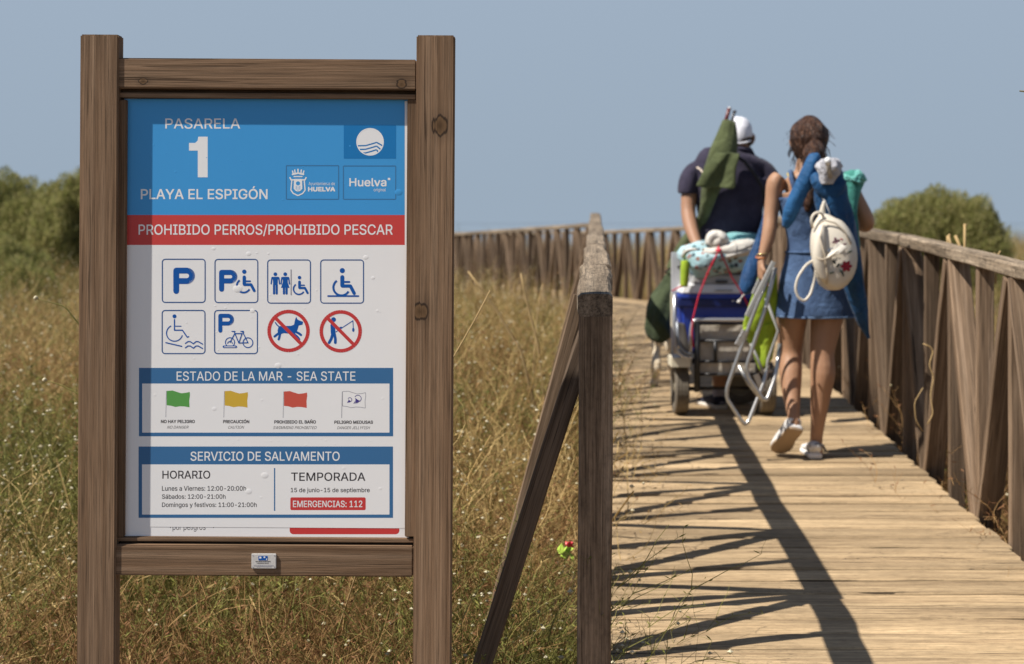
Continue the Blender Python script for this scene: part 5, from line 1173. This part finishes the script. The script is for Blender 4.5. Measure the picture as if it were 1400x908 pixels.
def stalk(seed, h=1.0):
    rr = random.Random(seed); m = PM()
    for _ in range(3):
        pts, _d = walk(Vector((rr.gauss(0, .05), rr.gauss(0, .05), 0)), Vector((rr.uniform(-.5, .5), rr.uniform(-.3, .3), 1)), h/7, 7, rr, .05)
        for k in range(2): m.ribbon(pts, .010, .006, 0, rr)
    return m.obj('weed_%02d' % seed, [STRAW])
def leaning(seed):
    rr = random.Random(seed); m = PM()
    for _ in range(7):
        pts, _d = walk(Vector((rr.gauss(0, .08), rr.gauss(0, .06), 0)), Vector((rr.uniform(-.8, .5), rr.uniform(-.4, .4), 1)), .09, 7, rr, .06)
        m.ribbon(pts, .008, .004, 0, rr); m.ribbon(pts, .007, .004, 1, rr)
        for p in pts[2:]:
            if rr.random() < .6: m.leaf(p, rdir(rr, .5), rr.uniform(.03, .09), .006, 0, rr)
    return m.obj('weed_%02d' % seed, [STRAW, STRAWD])
WB = [STRAWD, BROWN, FLOW]
variants = [wiry(0), wiry(1, .95, 11, .9), wiry(2, .7, 15, 1.0), wiry(3, .85, 12, .7),                                   # 0-3 green, flowering
            wiry(4, .75, 14, .5, .8, [STRAW, STRAW, FLOW]), wiry(5, .9, 11, .8, .4, [STRAW, STRAWD, FLOW]),               # 4-5 straw coloured
            wiry(6, .6, 18, .0, 1.0, WB, .7), wiry(7, .7, 16, .05, 1.0, WB, .6),                                        # 6-7 brown, dead
            grass(8, .6, 60), grass(9, .8, 45, STRAW, .0045), grass(10, .5, 70, STRAWD),                                  # 8-10
            wiry(11, .45, 22, .3, 1.0, [STEMG, LEAFG, FLOW], .9), wiry(12, .5, 20, .6, .9, [STEMG, LEAFG, FLOW], .8), stalk(13), leaning(14), wiry(15, .7, 14, 0, .9), wiry(16, .72, 12, 0, .7, [STRAWD, BROWN, FLOW], .3)]
vc = bpy.data.collections.new('weed_variants')
for o in variants: vc.objects.link(o)
def scatter(name, pts, label):
    """pts: (x, y, z, rot, tilt, scale, idx)"""
    me = bpy.data.meshes.new(name); me.from_pydata([p[:3] for p in pts], [], [])
    a = me.attributes.new('rot', 'FLOAT_VECTOR', 'POINT'); a.data.foreach_set('vector', [c for p in pts for c in (p[4][0], p[4][1], p[3])])
    a = me.attributes.new('scl', 'FLOAT', 'POINT'); a.data.foreach_set('value', [p[5] for p in pts])
    a = me.attributes.new('idx', 'INT', 'POINT'); a.data.foreach_set('value', [p[6] for p in pts])
    o = bpy.data.objects.new(name, me); COL.objects.link(o); tag(o, kind='stuff', label=label)
    g = bpy.data.node_groups.new(name, 'GeometryNodeTree'); g.interface.new_socket('Geometry', in_out='INPUT', socket_type='NodeSocketGeometry'); g.interface.new_socket('Geometry', in_out='OUTPUT', socket_type='NodeSocketGeometry')
    N_ = g.nodes.new; gi, go = N_('NodeGroupInput'), N_('NodeGroupOutput'); ip = N_('GeometryNodeInstanceOnPoints'); ci = N_('GeometryNodeCollectionInfo')
    ci.inputs['Collection'].default_value = vc; ci.inputs['Separate Children'].default_value = True; ci.inputs['Reset Children'].default_value = True
    na = []
    for nm, ty in (('rot', 'FLOAT_VECTOR'), ('scl', 'FLOAT'), ('idx', 'INT')):
        x = N_('GeometryNodeInputNamedAttribute'); x.data_type = ty; x.inputs['Name'].default_value = nm; na.append(x)
    L = g.links.new; L(gi.outputs[0], ip.inputs['Points']); L(ci.outputs[0], ip.inputs['Instance']); ip.inputs['Pick Instance'].default_value = True
    L(na[2].outputs['Attribute'], ip.inputs['Instance Index']); L(na[0].outputs['Attribute'], ip.inputs['Rotation']); L(na[1].outputs['Attribute'], ip.inputs['Scale'])
    L(ip.outputs[0], go.inputs[0]); md = o.modifiers.new('scatter', 'NODES'); md.node_group = g; return o
rr = random.Random(21)
def blocked(x, y):
    if y > 62: return True
    if -2 < y < 39 and LX(y)-.10 < x < RX(y)+.12: return True
    if x > -1.35 and x < .05 and y < 3.50: return True
    for px_ in (-.93, -.18):
        if abs(x-px_) < .10 and abs(y-3.28) < .16: return True
    return False
def patch(x, y):     # slow patches of green, straw and brown growth
    return math.sin(x*1.1+y*.7)+math.sin(x*.45-y*.9+2)+.6*math.sin(x*2.3+y*1.9)
def pick(x, y):
    q = patch(x, y)+rr.gauss(0, 1.0); near = y < 6
    if x > RX(y) and y < 16 and x < RX(y)+.9: return rr.choice((6, 7, 6, 7, 10, 12))
    if near and -1.6 < x < .3 and y < 4.6:
        return rr.choice((6, 7, 7, 7, 15, 10, 16, 14, 6, 16, 16)) if x < -.25 else rr.choice((0, 1, 2, 3, 3, 1, 12, 11, 5, 6))
    if q > 1.3: return rr.choice((0, 1, 2, 3, 12, 11))
    if q > .1: return rr.choice((0, 1, 3, 4, 5, 7, 8, 9, 16))
    return rr.choice((4, 5, 8, 9, 10, 6, 7, 5, 16))
pts = []
def fill(y0, y1, xf0, xf1, sp, s0, s1):
    y = y0
    while y < y1:
        x = xf0(y)
        while x < xf1(y):
            X, Y_ = x+rr.uniform(-.5, .5)*sp, y+rr.uniform(-.5, .5)*sp
            if not blocked(X, Y_):
                v = pick(X, Y_); s = rr.uniform(s0, s1)
                if v == 13: s *= .9
                pts.append((X, Y_, gz(X, Y_)-.02, rr.uniform(0, 6.28), (rr.gauss(0, .12), rr.gauss(0, .12)), s, v))
            x += sp
        y += sp
fill(3.45, 5.2, lambda y: -2.3, lambda y: .3, .19, .7, 1.05)
fill(3.75, 5.6, lambda y: -.42, lambda y: .04, .2, .85, 1.1)
fill(1.9, 3.6, lambda y: -2.4, lambda y: -1.18, .2, .45, .85)
fill(5.2, 9, lambda y: -4.2, lambda y: .55, .23, .9, 1.28)
fill(9, 20, lambda y: -.40*y-1, lambda y: LX(y), .36, 1.0, 1.36)
fill(20, 40, lambda y: -.40*y-1, lambda y: LX(y) if y < 39 else -3, .62, .9, 1.3)
fill(40, 62, lambda y: -.4*y-1, lambda y: .42*y, .95, 1.0, 1.6)
fill(2.5, 12, lambda y: RX(y)+.42, lambda y: RX(y)+1.1, .17, .95, 1.3)
fill(2.5, 12, lambda y: RX(y)+1, lambda y: RX(y)+2.6, .34, .55, .95)
fill(12, 40, lambda y: RX(y) if y < 38 else 0, lambda y: .40*y+1.5, .62, .7, 1.15)
for _ in range(26): pts.append((rr.uniform(-1.4, .1), rr.uniform(4.2, 9), -.46, rr.uniform(0, 6.28), (rr.gauss(0, .25), rr.gauss(0, .25)), rr.uniform(.8, 1.1), 13))
# sprigs leaning over the deck's left edge, and tufts between the right-hand posts
for x, y, s, v in ((.19, 4.45, .55, 12), (.15, 4.3, .5, 2), (.45, 8.8, .85, 0), (.5, 9.6, .95, 12)):
    pts.append((x, y, gz(x, y)+.1, rr.uniform(0, 6.28), (rr.gauss(0, .1), .2), s, v))
for x, y, s, v in ((-.95, 3.62, .7, 14), (-.72, 3.7, .8, 14), (-.5, 3.6, .7, 14), (-.3, 3.75, .75, 14), (-.62, 3.55, .6, 14), (-1.3, 3.3, .6, 14), (-1.5, 3.2, .6, 7)):
    pts.append((x, y, gz(x, y), rr.uniform(-.6, .6), (0, 0), s, v))
for y, s, v in ((5.35, .5, 8), (5.75, .62, 10), (7.35, .8, 12), (6.9, .5, 8), (9.2, .8, 12)): pts.append((RX(y)+.02, y, gz(RX(y), y)+.03, rr.uniform(0, 6.28), (0, -.1), s, v))
scatter('weeds', pts, 'dense dry and green weeds with small cream flowers beside the boardwalk')

def crown_mesh(lobes, n, size, seed, mats, strand=.0):
    """many small leaves through the outer part of the lobes"""
    g = np.random.default_rng(seed); L_ = np.array(lobes, float); vol = L_[:, 3]*L_[:, 4]*L_[:, 5]; k = g.choice(len(L_), n, p=vol/vol.sum())
    d = g.normal(size=(n, 3)); d /= np.linalg.norm(d, axis=1)[:, None]; r = g.uniform(.35, 1.0, n)**.5
    r *= .93+.07*np.sin(7*d[:, 0]+3*k)+.05*np.sin(9*d[:, 2]+5*d[:, 1]+k)
    p = L_[k, :3]+d*r[:, None]*L_[k, 3:6]
    keep = (np.sin(p[:, 0]*5.1)+np.sin(p[:, 1]*4.3+1)+np.sin(p[:, 2]*6.7+p[:, 0]*2)+g.normal(0, .8, n)) > -1.9; p = p[keep]; d = d[keep]; n = len(p)
    a = g.normal(size=(n, 3))*.55+d*.4+np.array([0, 0, .9]); a /= np.linalg.norm(a, axis=1)[:, None]; b = np.cross(a, g.normal(size=(n, 3))); b /= np.linalg.norm(b, axis=1)[:, None]
    l = size*g.uniform(.6, 1.5, n)[:, None]; w_ = size*g.uniform(.16, .3, n)[:, None]
    V = np.stack([p-a*l, p+b*w_, p+a*l, p-b*w_], 1).reshape(-1, 3)
    me = bpy.data.meshes.new('crown'); me.from_pydata(V.tolist(), [], [(4*i, 4*i+1, 4*i+2, 4*i+3) for i in range(n)])
    for m in mats: me.materials.append(m)
    me.polygons.foreach_set('material_index', g.integers(0, len(mats), n).tolist()); return me
B1 = leafy('bush_leaf_green', (.20, .215, .065), (.36, .36, .13), .55); B2 = leafy('bush_leaf_olive', (.28, .265, .10), (.46, .41, .19), .55); BARK = wood('bush_bark', (.06, .045, .03), (.12, .09, .06), (.2, .16, .11))
def bush(label, x, y, lobes, n, size, seed, mats=None):
    z = gz(x, y); e = empty('bush', (x, y, z), label, 'bush'); o = put('crown', crown_mesh(lobes, n, size, seed, mats or [B1, B2]), e, (x, y, z))
    rr_ = random.Random(seed)
    for k in range(6):
        lb = lobes[k % len(lobes)]; t_ = Vector((x+lb[0]*.8+rr_.uniform(-.3, .3), y+lb[1]*.8, z+lb[2]*.9))
        b_ = Vector((x+rr_.uniform(-.15, .15), y+rr_.uniform(-.1, .1), z-.1)); tube('trunk', [b_, b_.lerp(t_, .4)+Vector((rr_.uniform(-.1, .1), 0, .1)), t_], [.06, .04, .015], BARK, e, n=7)
    return e
def lob(px0, px1, pyt, zb, Y, x, y, dep=None):
    a, b = P(px0, pyt, Y), P(px1, pyt, Y); zt = a.z-gz(x, y); hw = (b.x-a.x)/2
    return ((a.x+b.x)/2-x, Y-y, (zt+zb)/2, hw, dep or hw, (zt-zb)/2)
xb, yb = P(1285, 0, 27).x, 27
bush('round olive green bush standing behind the right handrail', xb, yb, [lob(1190, 1300, 262, .2, 27, xb, yb), lob(1232, 1340, 250, .3, 27.3, xb, yb), lob(1280, 1378, 262, .1, 27, xb, yb), lob(1320, 1386, 290, .1, 26.8, xb, yb), lob(1180, 1240, 278, .1, 26.8, xb, yb)], 52000, .050, 5)
xb, yb = P(18, 0, 25).x, 25
bush('tall feathery bush left of the sign, farther from the post', xb, yb, [lob(-90, 50, 240, -.3, 25, xb, yb), lob(-30, 70, 226, .2, 25.3, xb, yb), lob(-10, 90, 250, -.4, 24.6, xb, yb), lob(-60, 10, 232, .2, 25, xb, yb)], 52000, .050, 8)
xb, yb = P(100, 0, 24).x, 24
bush('feathery green bush partly hidden behind the left post of the sign', xb, yb, [lob(40, 130, 236, .2, 24, xb, yb), lob(70, 170, 228, .3, 24.2, xb, yb), lob(30, 110, 262, -.4, 23.6, xb, yb)], 42000, .050, 9)
xb, yb = P(20, 0, 17).x, 17
bush('darker low bush in front of the feathery bushes left of the sign', xb, yb, [lob(-60, 55, 318, .0, 17, xb, yb), lob(10, 80, 332, .0, 17.2, xb, yb), lob(-130, -30, 322, .0, 17, xb, yb), lob(-30, 90, 345, -.2, 16.6, xb, yb)], 42000, .036, 10)

# single stalks in front of the fence, and straw caught on the right handrail
def culm(name, pts, r, mat, label, head=True):
    e = empty(name, pts[0], label, 'dry stalk', 'tall straw stalks above the weeds')
    tube('stem', pts, r, mat, e, n=6)
    return e
STR2 = plain('straw_stalk', (.42, .29, .13), .8)
for pp_, rd, lb in (([P(560, 560, 4.0), P(618, 492, 4.0), P(650, 436, 4.02), P(670, 397, 4.03)], .0035, 'straw stalk leaning right just beside the right post of the sign'),
                ([P(712, 480, 7), P(676, 420, 7), P(656, 393, 7), P(640, 371, 7)], .010, 'thick pale stalk leaning left in front of the far fence'),
                ([P(735, 470, 7.2), P(722, 420, 7.2), P(716, 394, 7.2), P(712, 374, 7.2)], .009, 'upright pale stalk in front of the far fence'),
                ([P(734, 440, 8), P(738, 410, 8), P(742, 388, 8)], .007, 'short thin stalk right of the upright pale stalk')):
    dd = (pp_[0]-pp_[1]).normalized(); k_ = (pp_[0].z-gz(pp_[0].x, pp_[0].y)+.03)/max(.3, -dd.z); lo = pp_[0]+Vector((dd.x*.5, 0, -1))*k_*max(.3, -dd.z)
    rd *= .62
    e = culm('dry_stalk', [lo]+pp_, [rd*1.2, rd, rd*.9, rd*.6], STR2, lb)
st = empty('straw_tuft', P(1306, 336, 6.42), 'broken straw ends sticking up behind the right handrail', 'straw')
for a_, b_, r_s in (((1302, 345), (1296, 322), .010), ((1304, 350), (1312, 338), .012), ((1316, 345), (1306, 322), .008), ((1319, 345), (1319, 306), .007), ((1319, 308), (1322, 307), .005), ((1296, 324), (1299, 321), .008), ((1362, 352), (1368, 343), .004), ((1360, 350), (1360, 346), .006)):
    tube('straw_piece', [P(a_[0], a_[1], 6.42)-Vector((0, 0, .12)), P(a_[0], a_[1], 6.42), P(b_[0], b_[1], 6.42)], r_s*.8, STR2, st, n=6)
for x0, pth in ((0, [(1262, 470), (1272, 474), (1276, 480), (1270, 500), (1277, 515), (1272, 540), (1276, 566), (1268, 580)]), (1, [(1262, 530), (1250, 550), (1252, 575), (1262, 590)])):
    e = empty('hanging_straw', P(pth[0][0], pth[0][1], 6.1), ('kinked straw caught on the deck side of the right handrail', 'thin curled straw low on the right handrail')[x0], 'straw')
    tube('stem', [P(a, b, 6.2) for a, b in pth], .0028 if x0 == 0 else .002, STR2, e, n=6, res=.02)
# twig reaching into the picture from the right
tw = empty('twig', P(1500, 190, 3.4), 'thin twig tip entering at the upper right edge', 'twig')
tube('stem', [P(1500, 190, 3.4), P(1440, 140, 3.4), P(1410, 126, 3.4), P(1394, 124.5, 3.4)], [.004, .003, .0022, .0018], plain('dark_twig', (.12, .10, .04), .7), tw, n=6)
# long near twigs with flower heads crossing left of the sign
for k, (pth, lb) in enumerate((([(135, 475), (105, 440), (88, 418), (70, 414), (48, 408)], 'bent twig with a pale seed head just left of the left sign post'), ([(150, 560), (110, 540), (80, 525), (60, 520)], 'low bent twig with a seed head left of the left sign post'))):
    e = empty('flowering_twig', P(pth[0][0], pth[0][1], 3.5), lb, 'twig')
    tube('stem', [P(a, b, 3.5) for a, b in pth], [.0018, .0014, .001], STEMG, e, n=5, res=.02)
    loft('seed_head', [(P(pth[-1][0]-2, pth[-1][1], 3.5), .002, .002), (P(pth[-1][0]+1, pth[-1][1]-.5, 3.5), .006, .006), (P(pth[-1][0]+4, pth[-1][1], 3.5), .002, .002)], FLOW, e, px=False, n=8, ref=Vector((0, 0, 1)))
# crumpled snack wrapper lying in the weeds behind the near post
lw = empty('wrapper', P(771, 752, 4.6), 'crumpled green and red wrapper lying in the weeds behind the near post', 'litter')
sheet_cloth('foil', [(764, 748, 4.6), (781, 745, 4.66), (782, 762, 4.62), (766, 764, 4.56)], plain('lime_foil', (.42, .60, .08), .35), lw, th=.002, wob=.02, seed=3, n=9)
sheet_cloth('foil_patch', [(772, 741, 4.57), (783, 740, 4.58), (784, 749, 4.58), (774, 748, 4.57)], plain('red_foil', (.65, .05, .06), .35), lw, th=.002, wob=.005, seed=4, n=5)
